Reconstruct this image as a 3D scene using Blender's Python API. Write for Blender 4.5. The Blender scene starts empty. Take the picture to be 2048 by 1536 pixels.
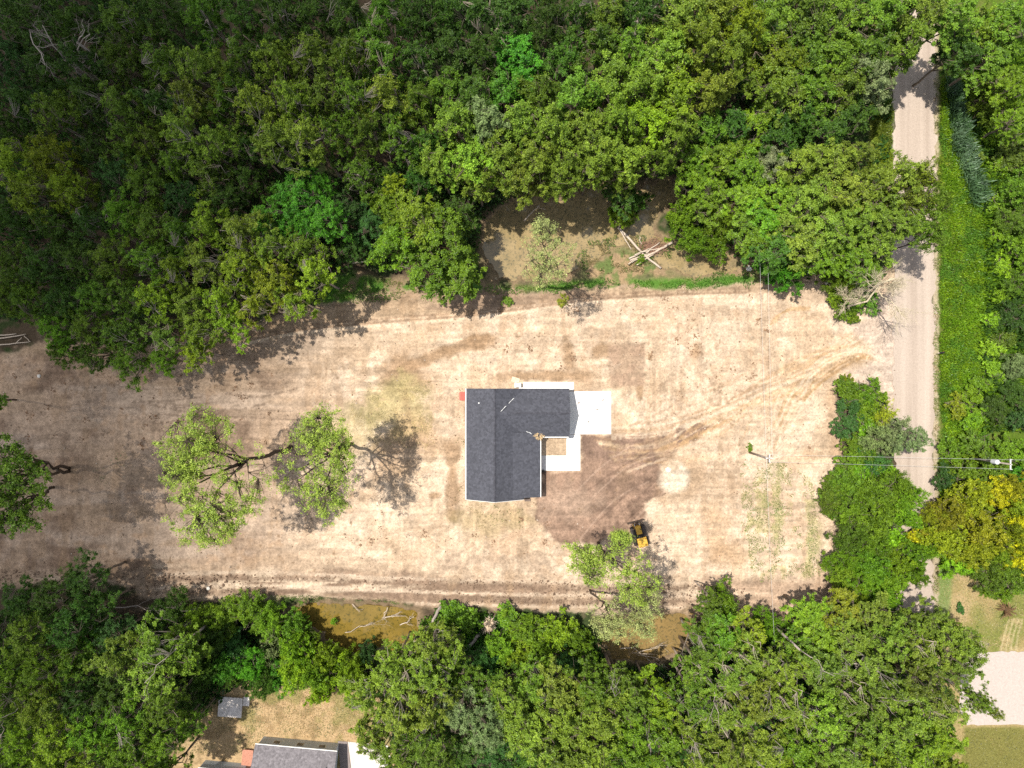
import bpy, math, random
import numpy as np
from mathutils import Vector, Matrix
SC = bpy.context.scene
COL = SC.collection
HC = 108.0            # flying height of the camera, metres
PPM = 13.15           # photograph pixels per metre on the ground
def W(px, py, z=0.0):
    k = (1 - z / HC) / PPM
    return ((px - 1024) * k, (768 - py) * k, z)
# ---------------------------------------------------------------- camera
cam = bpy.data.objects.new("camera", bpy.data.cameras.new("camera")); COL.objects.link(cam)
cam.location = (0, 0, HC); cam.rotation_euler = (0, 0, 0)
cam.data.sensor_width = 36; cam.data.lens = 36 * (PPM * HC) / 2048
cam.data.clip_start = 1; cam.data.clip_end = 6000
SC.camera = cam
# ---------------------------------------------------------------- sky, sun, exposure
ZEN = math.radians(19.8)
AZ = Vector((-0.945, 0.327, 0)).normalized()
SUN = Vector((AZ.x * math.sin(ZEN), AZ.y * math.sin(ZEN), math.cos(ZEN)))
wd = bpy.data.worlds.new("World"); SC.world = wd; wd.use_nodes = True
nt = wd.node_tree; bg = nt.nodes["Background"]
sky = nt.nodes.new("ShaderNodeTexSky"); sky.sky_type = 'NISHITA'; sky.sun_disc = False
sky.sun_elevation = math.pi / 2 - ZEN; sky.sun_rotation = math.atan2(SUN.x, SUN.y)
sky.air_density = 1.0; sky.dust_density = 1.0
hs_ = nt.nodes.new("ShaderNodeHueSaturation"); hs_.inputs["Saturation"].default_value = 0.4; nt.links.new(sky.outputs[0], hs_.inputs["Color"]); nt.links.new(hs_.outputs[0], bg.inputs[0]); bg.inputs[1].default_value = 0.108
sl = bpy.data.lights.new("sun", 'SUN'); sl.energy = 3.7; sl.angle = math.radians(0.5); sl.color = (1, .945, .85)
so = bpy.data.objects.new("sun", sl); COL.objects.link(so); so.location = (0, 0, 200)
so.rotation_euler = SUN.to_track_quat('Z', 'Y').to_euler()
SC.view_settings.view_transform = 'Standard'; SC.view_settings.look = 'None'
SC.view_settings.gamma = 1; SC.view_settings.use_curve_mapping = False
SC.view_settings.exposure = 0.68
SC.render.engine = 'CYCLES'
SC.cycles.max_bounces = 5; SC.cycles.diffuse_bounces = 3; SC.cycles.transparent_max_bounces = 48
SC.cycles.use_denoising = False
# ---------------------------------------------------------------- helpers
def rng(s): return np.random.default_rng(s)
def mesh_np(name, V, F, mats=(), smooth=False, fattr=None, fmat=None, vcol=None):
    """V (n,3); F (m,k) equal sized faces or list of such arrays"""
    Fs = F if isinstance(F, list) else [F]
    Fs = [np.asarray(f, dtype=np.int32) for f in Fs if len(f)]
    V = np.asarray(V, dtype=np.float32)
    me = bpy.data.meshes.new(name)
    loops = np.concatenate([f.ravel() for f in Fs]); sizes = np.concatenate([np.full(len(f), f.shape[1], np.int32) for f in Fs])
    starts = np.concatenate([[0], np.cumsum(sizes)[:-1]]).astype(np.int32)
    me.vertices.add(len(V)); me.vertices.foreach_set("co", V.ravel())
    me.loops.add(len(loops)); me.loops.foreach_set("vertex_index", loops)
    me.polygons.add(len(sizes)); me.polygons.foreach_set("loop_start", starts); me.polygons.foreach_set("loop_total", sizes)
    me.polygons.foreach_set("use_smooth", np.full(len(sizes), bool(smooth)))
    if fmat is not None: me.polygons.foreach_set("material_index", np.asarray(fmat, np.int32))
    if fattr is not None:
        a = me.attributes.new("tone", 'FLOAT', 'FACE'); a.data.foreach_set("value", np.asarray(fattr, np.float32))
    if vcol is not None:
        a = me.color_attributes.new("Col", 'FLOAT_COLOR', 'POINT')
        c = np.ones((len(V), 4), np.float32); c[:, :vcol.shape[1]] = vcol
        a.data.foreach_set("color", c.ravel())
    for m in mats: me.materials.append(m)
    me.update(calc_edges=True); me.validate()
    return me
def link(name, me, parent=None, loc=None):
    o = bpy.data.objects.new(name, me); COL.objects.link(o)
    if parent is not None: o.parent = parent
    if loc is not None: o.location = loc
    return o
def tag(o, label=None, cat=None, group=None, kind=None):
    if label: o["label"] = label
    if cat: o["category"] = cat
    if group: o["group"] = group
    if kind: o["kind"] = kind
    return o
def empty(name, loc=(0, 0, 0), rz=0.0):
    o = bpy.data.objects.new(name, None); COL.objects.link(o); o.location = loc; o.rotation_euler = (0, 0, rz)
    o.empty_display_size = .3
    return o
class MB:
    def __init__(s): s.V = []; s.F = {}; s.n = 0
    def add(s, V, F):
        V = np.asarray(V, float); s.V.append(V)
        for f in F: s.F.setdefault(len(f), []).append([i + s.n for i in f])
        s.n += len(V); return s
    def box(s, c, d, rz=0.0, tilt=None):
        x, y, z = d[0] / 2, d[1] / 2, d[2] / 2
        P = np.array([[-x, -y, -z], [x, -y, -z], [x, y, -z], [-x, y, -z], [-x, -y, z], [x, -y, z], [x, y, z], [-x, y, z]])
        if tilt is not None: P = P @ np.array(tilt.to_3x3()).T
        if rz:
            a, b = math.cos(rz), math.sin(rz); P = np.stack([P[:, 0] * a - P[:, 1] * b, P[:, 0] * b + P[:, 1] * a, P[:, 2]], 1)
        return s.add(P + np.array(c), [(0, 3, 2, 1), (4, 5, 6, 7), (0, 1, 5, 4), (1, 2, 6, 5), (2, 3, 7, 6), (3, 0, 4, 7)])
    def prism(s, poly, z0, z1):
        n = len(poly); a = sum(poly[i][0] * poly[(i + 1) % n][1] - poly[(i + 1) % n][0] * poly[i][1] for i in range(n))
        if a < 0: poly = poly[::-1]
        V = [(p[0], p[1], z0) for p in poly] + [(p[0], p[1], z1) for p in poly]
        return s.add(V, [tuple(range(n))[::-1], tuple(range(n, 2 * n))] + [(i, (i + 1) % n, n + (i + 1) % n, n + i) for i in range(n)])
    def tube(s, pts, rad, n=6):
        V, F = tube_np(np.array(pts, float), np.array(rad, float) if hasattr(rad, '__len__') else np.full(len(pts), float(rad)), n)
        return s.add(V, F)
    def build(s, name, mat, parent=None, smooth=False, loc=None):
        me = mesh_np(name, np.concatenate(s.V), [np.array(v) for v in s.F.values()], [mat], smooth)
        return link(name, me, parent, loc)
def tube_np(P, R, n):
    k = len(P); T = np.gradient(P, axis=0); T /= np.linalg.norm(T, axis=1, keepdims=True) + 1e-9
    up = np.where(np.abs(T[:, 2:3]) > .9, np.array([[1., 0, 0]]), np.array([[0, 0, 1.]]))
    A = np.cross(T, up); A /= np.linalg.norm(A, axis=1, keepdims=True) + 1e-9; B = np.cross(T, A)
    a = np.arange(n) * 2 * math.pi / n
    V = (P[:, None] + R[:, None, None] * (np.cos(a)[None, :, None] * A[:, None] + np.sin(a)[None, :, None] * B[:, None])).reshape(-1, 3)
    F = [(i * n + j, (i + 1) * n + j, (i + 1) * n + (j + 1) % n, i * n + (j + 1) % n) for i in range(k - 1) for j in range(n)]
    F += [tuple(range(n)), tuple(((k - 1) * n + j) for j in range(n))[::-1]]
    return V, F
# ---- materials
def newmat(name):
    m = bpy.data.materials.new(name); m.use_nodes = True; t = m.node_tree; b = t.nodes["Principled BSDF"]
    return m, t, b
def pmat(name, col, rough=.8, noise=0.0, scale=8.0, bump=0.0, spec=.3, metal=0.0, col2=None, detail=4):
    m, t, b = newmat(name); b.inputs["Roughness"].default_value = rough; b.inputs["Metallic"].default_value = metal
    b.inputs["Specular IOR Level"].default_value = spec
    b.inputs["Base Color"].default_value = (*col, 1)
    if noise or bump or col2:
        tc = t.nodes.new("ShaderNodeTexCoord"); nz = t.nodes.new("ShaderNodeTexNoise"); nz.inputs["Scale"].default_value = scale; nz.inputs["Detail"].default_value = detail
        nz.inputs["Roughness"].default_value = .65
        t.links.new(tc.outputs["Object"], nz.inputs["Vector"])
        r = t.nodes.new("ShaderNodeValToRGB"); t.links.new(nz.outputs["Fac"], r.inputs[0])
        c2 = col2 or tuple(c * (1 - noise) for c in col); c1 = col if col2 else tuple(min(1, c * (1 + noise)) for c in col)
        r.color_ramp.elements[0].color = (*c2, 1); r.color_ramp.elements[1].color = (*c1, 1)
        r.color_ramp.elements[0].position = .32; r.color_ramp.elements[1].position = .68
        t.links.new(r.outputs[0], b.inputs["Base Color"])
        if bump:
            bp = t.nodes.new("ShaderNodeBump"); bp.inputs["Strength"].default_value = bump; bp.inputs["Distance"].default_value = .05
            t.links.new(nz.outputs["Fac"], bp.inputs["Height"]); t.links.new(bp.outputs[0], b.inputs["Normal"])
    return m
def leafmat(name, trans=.2, fixed=None, gloss=.02):
    m = bpy.data.materials.new(name); m.use_nodes = True; t = m.node_tree; t.nodes.clear(); L = t.links.new
    out = t.nodes.new("ShaderNodeOutputMaterial")
    at = t.nodes.new("ShaderNodeAttribute"); at.attribute_name = "tone"
    if fixed:
        base = t.nodes.new("ShaderNodeRGB"); base.outputs[0].default_value = (*fixed, 1); bo = base.outputs[0]
    else:
        oi = t.nodes.new("ShaderNodeObjectInfo"); bo = oi.outputs["Color"]
    hs = t.nodes.new("ShaderNodeHueSaturation"); L(bo, hs.inputs["Color"])
    mr = t.nodes.new("ShaderNodeMapRange"); mr.inputs[1].default_value = 0; mr.inputs[2].default_value = 1; mr.inputs[3].default_value = .38; mr.inputs[4].default_value = 1.95
    L(at.outputs["Fac"], mr.inputs[0]); L(mr.outputs[0], hs.inputs["Value"])
    mh = t.nodes.new("ShaderNodeMapRange"); mh.inputs[3].default_value = .512; mh.inputs[4].default_value = .488
    L(at.outputs["Fac"], mh.inputs[0]); L(mh.outputs[0], hs.inputs["Hue"])
    d = t.nodes.new("ShaderNodeBsdfDiffuse"); L(hs.outputs[0], d.inputs[0])
    tr = t.nodes.new("ShaderNodeBsdfTranslucent"); 
    mx = t.nodes.new("ShaderNodeMixShader"); mx.inputs[0].default_value = trans
    hs2 = t.nodes.new("ShaderNodeHueSaturation"); hs2.inputs["Hue"].default_value = .495; hs2.inputs["Value"].default_value = 1.25; L(hs.outputs[0], hs2.inputs["Color"]); L(hs2.outputs[0], tr.inputs[0])
    L(d.outputs[0], mx.inputs[1]); L(tr.outputs[0], mx.inputs[2])
    g = t.nodes.new("ShaderNodeBsdfGlossy"); g.inputs["Roughness"].default_value = .45; g.inputs[0].default_value = (.9, .95, 1, 1)
    m2 = t.nodes.new("ShaderNodeMixShader"); m2.inputs[0].default_value = gloss
    L(mx.outputs[0], m2.inputs[1]); L(g.outputs[0], m2.inputs[2]); L(m2.outputs[0], out.inputs[0])
    return m
LEAF = leafmat("leaf")
BARK = pmat("bark", (.19, .15, .115), .9, .45, 6, .4)
BARKDARK = pmat("dark_bark", (.085, .062, .045), .9, .4, 6, .4)
PALEWOOD = pmat("bleached_wood", (.52, .43, .34), .85, .3, 9, .3)
GREYWOOD = pmat("grey_wood", (.34, .29, .25), .9, .35, 9, .3)
WHITE = pmat("white_paint", (.78, .78, .76), .5, .06, 3)
# ---- 2D noise in numpy
def vnoise(x, y, seed):
    g = rng(seed).random((256, 256)).astype(np.float32)
    xi = np.floor(x).astype(int); yi = np.floor(y).astype(int); fx = x - xi; fy = y - yi
    fx = fx * fx * (3 - 2 * fx); fy = fy * fy * (3 - 2 * fy)
    a = g[yi & 255, xi & 255]; b = g[yi & 255, (xi + 1) & 255]; c = g[(yi + 1) & 255, xi & 255]; d = g[(yi + 1) & 255, (xi + 1) & 255]
    return (a * (1 - fx) + b * fx) * (1 - fy) + (c * (1 - fx) + d * fx) * fy
def fbm(x, y, scale, seed, oct=4, ax=1.0, ay=1.0):
    s = 0; a = 1; t = 0; x = x / scale * ax; y = y / scale * ay
    for i in range(oct):
        s = s + a * vnoise(x + 17.3 * i, y + 9.1 * i, seed + i); t += a; a *= .55; x = x * 2.03; y = y * 2.03
    return s / t
def sstep(a, b, x):
    t = np.clip((x - a) / (b - a), 0, 1); return t * t * (3 - 2 * t)
def sdf(poly, x, y):
    """signed distance, negative inside"""
    P = np.array(poly, float); d = np.full(x.shape, 1e9); ins = np.zeros(x.shape, bool)
    for i in range(len(P)):
        a = P[i]; b = P[(i + 1) % len(P)]; e = b - a
        t = np.clip(((x - a[0]) * e[0] + (y - a[1]) * e[1]) / (e @ e + 1e-9), 0, 1)
        d = np.minimum(d, np.hypot(x - a[0] - t * e[0], y - a[1] - t * e[1]))
        c = (a[1] > y) != (b[1] > y)
        ins ^= c & (x < (b[0] - a[0]) * (y - a[1]) / (b[1] - a[1] + 1e-12) + a[0])
    return np.where(ins, -d, d)
# ================================================================ cloud whose shadow lies over the north-west of the site
def build_cloud():
    edge = [(1180, -400), (1130, -60), (1000, 150), (830, 330), (700, 450), (560, 560), (440, 700), (400, 880), (380, 1050), (340, 1150), (290, 1250), (230, 1420), (120, 1700), (-900, 1700), (-900, -400)]
    g = rng(5); V = []; F = []; n = 0
    b = bpy.data.meshes.new("tmp"); import bmesh
    bm = bmesh.new(); bmesh.ops.create_icosphere(bm, subdivisions=3, radius=1); bm.verts.ensure_lookup_table()
    SV = np.array([v.co[:] for v in bm.verts]); SF = np.array([[v.index for v in f.verts] for f in bm.faces]); bm.free(); bpy.data.meshes.remove(b)
    alt = 3200.0; off = SUN * (alt / SUN.z)
    px = g.uniform(-900, 1180, 5000); py = g.uniform(-400, 1700, 5000); d = sdf(edge, px, py)
    cnt = 0
    for x, y, dd in zip(px, py, d):
        if dd > -60: continue
        r = min(-dd, 170) / PPM * g.uniform(.85, 1.0)
        if cnt > 420: break
        cnt += 1
        p = W(x, y); k = 1 + .12 * np.sin(SV @ g.normal(0, 4, 3) + g.uniform(0, 6)) + .06 * np.sin(SV @ g.normal(0, 9, 3))
        V.append(SV * k[:, None] * [r, r, r * .7] + [p[0] + off.x, p[1] + off.y, alt + g.uniform(0, 25)]); F.append(SF + n); n += len(SV)
    m = bpy.data.materials.new("cloud_vapour"); m.use_nodes = True; t = m.node_tree; t.nodes.clear()
    out = t.nodes.new("ShaderNodeOutputMaterial"); mx = t.nodes.new("ShaderNodeMixShader"); tr = t.nodes.new("ShaderNodeBsdfTransparent"); df = t.nodes.new("ShaderNodeBsdfDiffuse")
    df.inputs[0].default_value = (.9, .9, .9, 1); mx.inputs[0].default_value = .11
    t.links.new(tr.outputs[0], mx.inputs[1]); t.links.new(df.outputs[0], mx.inputs[2]); t.links.new(mx.outputs[0], out.inputs[0])
    o = link("cloud", mesh_np("cloud", np.concatenate(V), np.concatenate(F), [m], True)); tag(o, "pale cumulus cloud high over the wood", kind="structure")
    return o
CLOUD = build_cloud()
# ================================================================ ground sheet
LOT = [(-200, 722), (0, 712), (70, 690), (300, 690), (440, 672), (540, 640), (620, 615), (690, 600), (800, 585), (880, 572), (1010, 582), (1200, 582), (1330, 580), (1430, 574), (1540, 555), (1640, 560), (1690, 600), (1720, 560), (1790, 545), (1800, 700), (1800, 800), (1790, 830), (1700, 760), (1668, 770), (1672, 850), (1690, 930), (1660, 1000), (1690, 1080), (1690, 1190), (1620, 1215), (1560, 1240), (1450, 1235), (1330, 1225), (1180, 1222), (1080, 1225), (1000, 1215), (880, 1215), (760, 1195), (640, 1190), (560, 1200), (420, 1200), (300, 1190), (200, 1160), (80, 1165), (-200, 1190)]
POND_N = [(962, 492), (975, 440), (1030, 405), (1120, 395), (1200, 365), (1290, 372), (1345, 360), (1350, 400), (1310, 430), (1300, 470), (1345, 490), (1400, 500), (1450, 500), (1470, 535), (1400, 552), (1330, 540), (1290, 505), (1230, 490), (1190, 520), (1130, 545), (1050, 560), (985, 545)]
POND_S = [(575, 1222), (640, 1211), (730, 1214), (800, 1220), (830, 1228), (838, 1255), (810, 1285), (740, 1310), (680, 1290), (620, 1250)]
POND_E = [(1205, 1280), (1260, 1250), (1310, 1232), (1378, 1232), (1385, 1262), (1350, 1300), (1300, 1320), (1230, 1318)]
LAWN_SW = [(380, 1370), (780, 1370), (790, 1560), (330, 1560)]
ROADX0, ROADX1 = 1786, 1871
def build_ground():
    st = 0.2
    xs = np.concatenate([[-2500, -1200, -600, -300, -170, -120, -100, -92], np.arange(-86, 86.01, st), [92, 100, 120, 170, 300, 600, 1200, 2500]])
    ys = np.concatenate([[-2500, -1200, -600, -300, -170, -110, -80, -72], np.arange(-66, 66.01, st), [72, 80, 110, 170, 300, 600, 1200, 2500]])
    X, Y = np.meshgrid(xs, ys); x = X.ravel(); y = Y.ravel()
    u = 1024 + x * PPM; v = 768 - y * PPM
    n1 = fbm(u, v, 140, 11); n2 = fbm(u, v, 45, 21); n3 = fbm(u, v, 16, 31, 3); n4 = fbm(u, v, 6, 41, 2)
    nh = fbm(u, v, 120, 51, 4, .35, 2.4)    # stretched along the lot
    nv = fbm(u, v, 60, 61, 3, 2.2, .35)
    col = np.zeros((len(x), 3)); z = np.zeros(len(x))
    def mix(c, m):
        nonlocal col
        m = np.clip(m, 0, 1)[:, None]; col = col * (1 - m) + np.array(c)[None] * m
    # wood floor
    col[:] = (.085, .062, .04); mix((.035, .06, .018), sstep(.42, .6, n2) * .85); mix((.16, .12, .08), sstep(.6, .75, n3) * .5)
    wob = (n2 - .5) * 34 + (n3 - .5) * 22 + (n4 - .5) * 8
    def area(poly, soft=6, amp=1.0):
        P = np.array(poly); o = np.zeros(len(x)); b = (u > P[:, 0].min() - 60) & (u < P[:, 0].max() + 60) & (v > P[:, 1].min() - 60) & (v < P[:, 1].max() + 60)
        o[b] = 1 - sstep(-soft, soft, sdf(poly, u[b], v[b]) + amp * wob[b]); return o
    def ell(cx, cy, rx, ry, soft=.3, ang=0, amp=1.0):
        a = math.radians(ang); du = u - cx; dv = v - cy; p = du * math.cos(a) + dv * math.sin(a); q = -du * math.sin(a) + dv * math.cos(a)
        return 1 - sstep(1 - soft, 1 + soft, np.hypot(p / rx, q / ry) + amp * ((n2 - .5) * 1.3 + (n3 - .5) * .9))
    def line(pts, w, soft=1.5, jit=0.0):
        o = np.zeros(len(x)); P = np.array(pts, float); b = np.nonzero((u > P[:, 0].min() - 30) & (u < P[:, 0].max() + 30) & (v > P[:, 1].min() - 30) & (v < P[:, 1].max() + 30))[0]
        d = np.full(len(b), 1e9)
        for i in range(len(P) - 1):
            a = P[i]; e = P[i + 1] - a; t = np.clip(((u[b] - a[0]) * e[0] + (v[b] - a[1]) * e[1]) / (e @ e), 0, 1); d = np.minimum(d, np.hypot(u[b] - a[0] - t * e[0], v[b] - a[1] - t * e[1]))
        o[b] = 1 - sstep(w, w + soft, d + jit * (n4[b] - .5) * 10); return o
    def curve(pts, k=24):
        P = np.array(pts, float); n = len(P); out = []
        for i in range(n - 1):
            p0 = P[max(i - 1, 0)]; p1 = P[i]; p2 = P[i + 1]; p3 = P[min(i + 2, n - 1)]
            for t in np.linspace(0, 1, k // max(1, n - 1) + 2, endpoint=False):
                out.append(.5 * ((2 * p1) + (-p0 + p2) * t + (2 * p0 - 5 * p1 + 4 * p2 - p3) * t * t + (-p0 + 3 * p1 - 3 * p2 + p3) * t ** 3))
        out.append(P[-1]); return out
    # --- east side verge and thicket floor
    east = sstep(1866, 1872, u) * (1 - sstep(1150, 1165, v)); mix((.09, .15, .015), east * .9); mix((.16, .15, .05), east * sstep(.5, .65, n2) * .5)
    lawn = sstep(1872, 1876, u + (n3 - .5) * 4) * sstep(1130, 1150, v + wob * .4); mix((.33, .25, .115), lawn); mix((.18, .19, .05), lawn * sstep(.42, .62, n1)); mix((.42, .31, .17), lawn * sstep(.55, .7, n2) * .6)
    mix((.10, .2, .05), line([(1890, 1150), (1884, 1230)], 9, 12) * .7)
    mix((.17, .16, .045), area([(1930, 1455), (2200, 1455), (2200, 1700), (1900, 1700)], 4, .2))
    for q in range(4): mix((.52, .42, .25), line(curve([(2018 + 9 * q, 1240), (2008 + 9 * q, 1275), (2002 + 10 * q, 1300)]), 1, 2) * .5)
    # --- south lawn (dry) round the neighbour's
    sw = area(LAWN_SW, 10, .8); mix((.44, .31, .17), sw); mix((.3, .21, .11), sw * sstep(.5, .64, n3)); mix((.20, .19, .06), sw * sstep(.56, .7, n2) * .6)
    # --- grass fringes
    gN = area([(640, 560), (700, 540), (770, 560), (850, 560), (960, 560), (1010, 572), (1075, 568), (1180, 555), (1330, 552), (1420, 548), (1530, 535), (1560, 545), (1500, 572), (1400, 582), (1240, 582), (1100, 584), (1010, 590), (860, 590), (700, 620), (640, 610)], 8, .6)
    mix((.30, .22, .13), gN * .9); mix((.09, .19, .03), gN * sstep(.38, .55, n3 * .6 + n2 * .4))
    mid = area([(1180, 480), (1260, 470), (1330, 470), (1420, 530), (1480, 500), (1540, 480), (1560, 540), (1420, 556), (1150, 556)], 10, 1); mix((.33, .23, .13), mid); mix((.12, .16, .05), mid * sstep(.46, .6, n3))
    # --- the lot
    L = area(LOT, 7, .7); Lh = L.copy()
    sand = np.zeros_like(col); f = (sstep(.36, .62, n1 * .4 + n2 * .4 + nv * .2))[:, None]
    sand[:] = np.array([.565, .435, .315]) * f + np.array([.49, .36, .245]) * (1 - f)
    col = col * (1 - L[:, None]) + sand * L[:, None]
    mix((.61, .475, .35), L * sstep(.5, .66, fbm(u, v, 38, 77)) * .8)
    gre = L * (1 - sstep(420, 760, u + (n1 - .5) * 260)); mix((.40, .285, .20), gre * .85)  # grey-brown west soil, with some of the cloud's shade put into the colour
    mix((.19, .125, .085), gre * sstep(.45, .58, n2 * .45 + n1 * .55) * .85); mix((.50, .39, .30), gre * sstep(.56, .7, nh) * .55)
    mix((.33, .22, .14), L * sstep(.57, .68, n3 * .6 + fbm(u, v, 90, 171) * .4) * .6); mix((.37, .26, .17), L * sstep(.55, .66, fbm(u, v, 70, 181, 4, .35, 1.9)) * .45)
    br = (.30, .195, .115)
    for a in [(935, 690, 62, 14, -14), (960, 685, 30, 14, 0), (850, 720, 70, 14, -22), (800, 750, 60, 40, 0), (1135, 715, 14, 32, 0), (1205, 700, 20, 14, 0), (1080, 752, 90, 12, 0), (1390, 705, 16, 26, 10), (1300, 715, 4, 8, 0), (870, 990, 14, 8, 0), (905, 950, 16, 70, 0), (1280, 775, 6, 20, 0)]:
        mix(br, L * ell(a[0], a[1], a[2], a[3], .35, a[4], .9) * .85)
    mix((.38, .32, .15), L * ell(790, 810, 62, 55, .5, 0, 1) * .7)       # dry grass
    mix((.33, .28, .13), L * ell(700, 860, 60, 50, .5, 0, 1.1) * .5)
    mix((.35, .22, .12), L * ell(800, 900, 50, 70, .5, 20, 1.1) * .55)
    mix((.34, .26, .13), L * ell(980, 1040, 60, 26, .5, 0, 1.1) * .55)
    # square of rough soil, dark loam in front of the house
    mix((.40, .29, .215), 0 * area([(1216, 690), (1250, 688), (1290, 686), (1290, 772), (1222, 772)], 3, .22) * .85)
    loam = area([(1083, 943), (1160, 942), (1163, 869), (1225, 870), (1320, 868), (1395, 838), (1425, 858), (1350, 905), (1322, 930), (1345, 985), (1295, 1000), (1290, 1040), (1240, 1070), (1180, 1090), (1110, 1080), (1075, 1030), (1078, 985), (1086, 960)], 5, .55)
    lc = (sstep(.35, .65, n3 * .5 + fbm(u, v, 70, 88, 4, 1, 1) * .5))[:, None]
    lm = np.array([.29, .19, .135]) * lc + np.array([.19, .125, .09]) * (1 - lc); col = col * (1 - loam[:, None]) + lm * loam[:, None]
    mix((.16, .105, .08), line(curve([(1170, 885), (1230, 900), (1330, 905), (1400, 860)]), 16, 20) * loam * .6)
    mix((.42, .30, .22), loam * ell(1140, 1010, 50, 40, .5, 0, 1) * .5)
    # courtyard bed
    mix((.42, .31, .21), area([(1092, 876), (1134, 876), (1134, 912), (1092, 912)], 2, .1))
    # edge bands: ploughed margins north and south
    bandS = L * sstep(0, 26, v - (1128 + 22 * sstep(300, 1500, u) + (n2 - .5) * 34)); mix((.37, .27, .19), bandS * .85)
    mix((.24, .165, .115), bandS * sstep(.46, .6, nh)); mix((.56, .44, .32), bandS * sstep(.57, .66, fbm(u, v, 40, 91, 3, .25, 3.0)) * .8)
    bandN = L * (1 - sstep(-14, 10, v - np.interp(u, [0, 300, 440, 540, 640, 760, 880, 1010, 1200, 1530, 1700, 2000], [712, 716, 700, 668, 655, 645, 634, 620, 596, 585, 560, 500]) + (n3 - .5) * 16)); mix((.37, .26, .165), bandN * .8); mix((.24, .165, .115), bandN * sstep(.5, .62, nh) * .7)
    for o_, w_, c_ in [(0, 1.6, (.26, .17, .11)), (6, 1.8, (.64, .5, .36)), (-7, 1.2, (.3, .2, .13))]:
        mix(c_, line(curve([(480, 684 + o_), (600, 660 + o_), (760, 645 + o_), (900, 634 + o_), (1010, 622 + o_), (1180, 600 + o_), (1330, 590 + o_), (1500, 584 + o_)], 60), w_, 1.6, .5) * L * .75)
    for k, yy in enumerate([1140, 1152, 1164, 1178, 1190, 1202]):
        mix([(.22, .15, .105), (.6, .47, .35)][k % 2], line(curve([(300, yy), (500, yy - 8), (800, yy + 4), (1100, yy + 12), (1450, yy + 14)], 60), 1.8, 2.5, .9) * bandS * .7)
    mix((.33, .24, .17), L * area([(870, 1105), (960, 1100), (1110, 1110), (1120, 1150), (870, 1150)], 10, 1.2) * .7)
    for k in range(5): mix((.63, .5, .37), L * ell(942 + 27 * k, 1130 + 4 * (k % 3), 9, 18, .5, 0, 1.0) * .4)
    # wheel tracks sweeping from the road to the house
    og = (.47, .30, .16); g = rng(3)
    mix((.46, .30, .165), L * ell(1665, 722, 80, 24, .5, -18, .9) * .8); mix((.42, .27, .155), L * ell(1618, 755, 46, 22, .5, -45, .7) * .65)
    mix((.45, .33, .22), L * area([(1560, 760), (1700, 700), (1740, 735), (1660, 770), (1600, 830), (1500, 880), (1400, 880)], 14, 1) * .4)
    for k in range(26):
        o1, o2, o3 = g.normal(0, 9), g.normal(0, 15), g.normal(0, 20)
        pts = curve([(1215 + o3, 905 + o3), (1330 + o3, 895 + o2 * .6), (1420 + o2, 845 + o2), (1530 + o1, 790 + o1), (1610 + o1, 742 + o1), (1680 + o1 * .5, 712 + o1), (1760, 712 + o2)], 60)
        mix(og if k % 3 else (.62, .48, .34), line(pts, .7, 2.6, .6) * L * g.uniform(.25, .6) * (.35 + .65 * sstep(.38, .56, n2)))
    for k in range(12):
        o1 = g.normal(0, 9); o2 = g.normal(0, 13)
        pts = curve([(1540 + o2, 900 + o1), (1570 + o1, 840 + o1), (1600 + o1, 780 + o1), (1640, 745 + o1 * .7), (1700 + o2, 690 + o2), (1735, 670 + o1)], 50)
        mix((.40, .255, .135) if k % 2 else (.60, .46, .33), line(pts, .7, 2.2, .5) * L * g.uniform(.35, .7) * (.4 + .6 * sstep(.38, .55, n2)))
    for k in range(16):
        x0, y0 = g.uniform(1180, 1420), g.uniform(890, 1010); 
        pts = curve([(x0 - 70, y0 + 60 + g.normal(0, 8)), (x0, y0), (x0 + 70, y0 - 38 + g.normal(0, 6))]); mix((.17, .11, .08) if k % 2 else (.36, .25, .185), line(pts, .8, 1.5, .2) * loam * .7)
    for k in range(14):
        x0, y0 = g.uniform(250, 560), g.uniform(770, 900); s = g.uniform(40, 90)
        pts = curve([(x0 - s, y0 + g.normal(0, 5)), (x0, y0 + 6), (x0 + s, y0 + g.normal(0, 10))]); mix((.22, .155, .11), line(pts, .9, 1.8, .4) * L * .55)
    for k in range(7): mix((.44, .29, .16), line(curve([(1540 + k * 2.4, 650 - k), (1550 + k * 2.2, 634 - k * 1.1), (1580 + k, 622 - k * 1.2), (1620, 620 - k)]), .7, 1.2, .2) * L * .6)
    for k in range(34):
        t = g.uniform(0, 1); x0 = 1230 + g.uniform(0, 300); y0 = 868 - (x0 - 1230) * .33 + g.normal(0, 22); l = g.uniform(40, 130)
        mix([(.40, .27, .17), (.62, .48, .34), (.33, .22, .15)][k % 3], line(curve([(x0, y0), (x0 + l * .5, y0 - l * .2 + g.normal(0, 3)), (x0 + l, y0 - l * .46)]), .8, 2.6, .7) * L * g.uniform(.2, .5))
    for k in range(60):
        x0 = g.uniform(40, 1600); y0 = g.uniform(640, 1120); l = g.uniform(15, 60); an = g.normal(0, .25) if g.random() < .6 else g.uniform(0, 3.1)
        mix([(.36, .25, .16), (.63, .49, .36)][k % 2], line([(x0, y0), (x0 + l * math.cos(an), y0 + l * math.sin(an))], .9, 2.5, 1.0) * L * g.uniform(.2, .45))
    mix((.33, .22, .135), L * sstep(.55, .64, fbm(u, v, 34, 191, 4, 1.6, .5)) * sstep(.5, .64, fbm(u, v, 200, 193)) * .45)
    sq = area([(1216, 690), (1250, 687), (1290, 686), (1290, 772), (1222, 772)], 3, .25); mix((.33, .225, .155), sq * (.6 + .35 * sstep(.4, .6, n3)))
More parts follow.
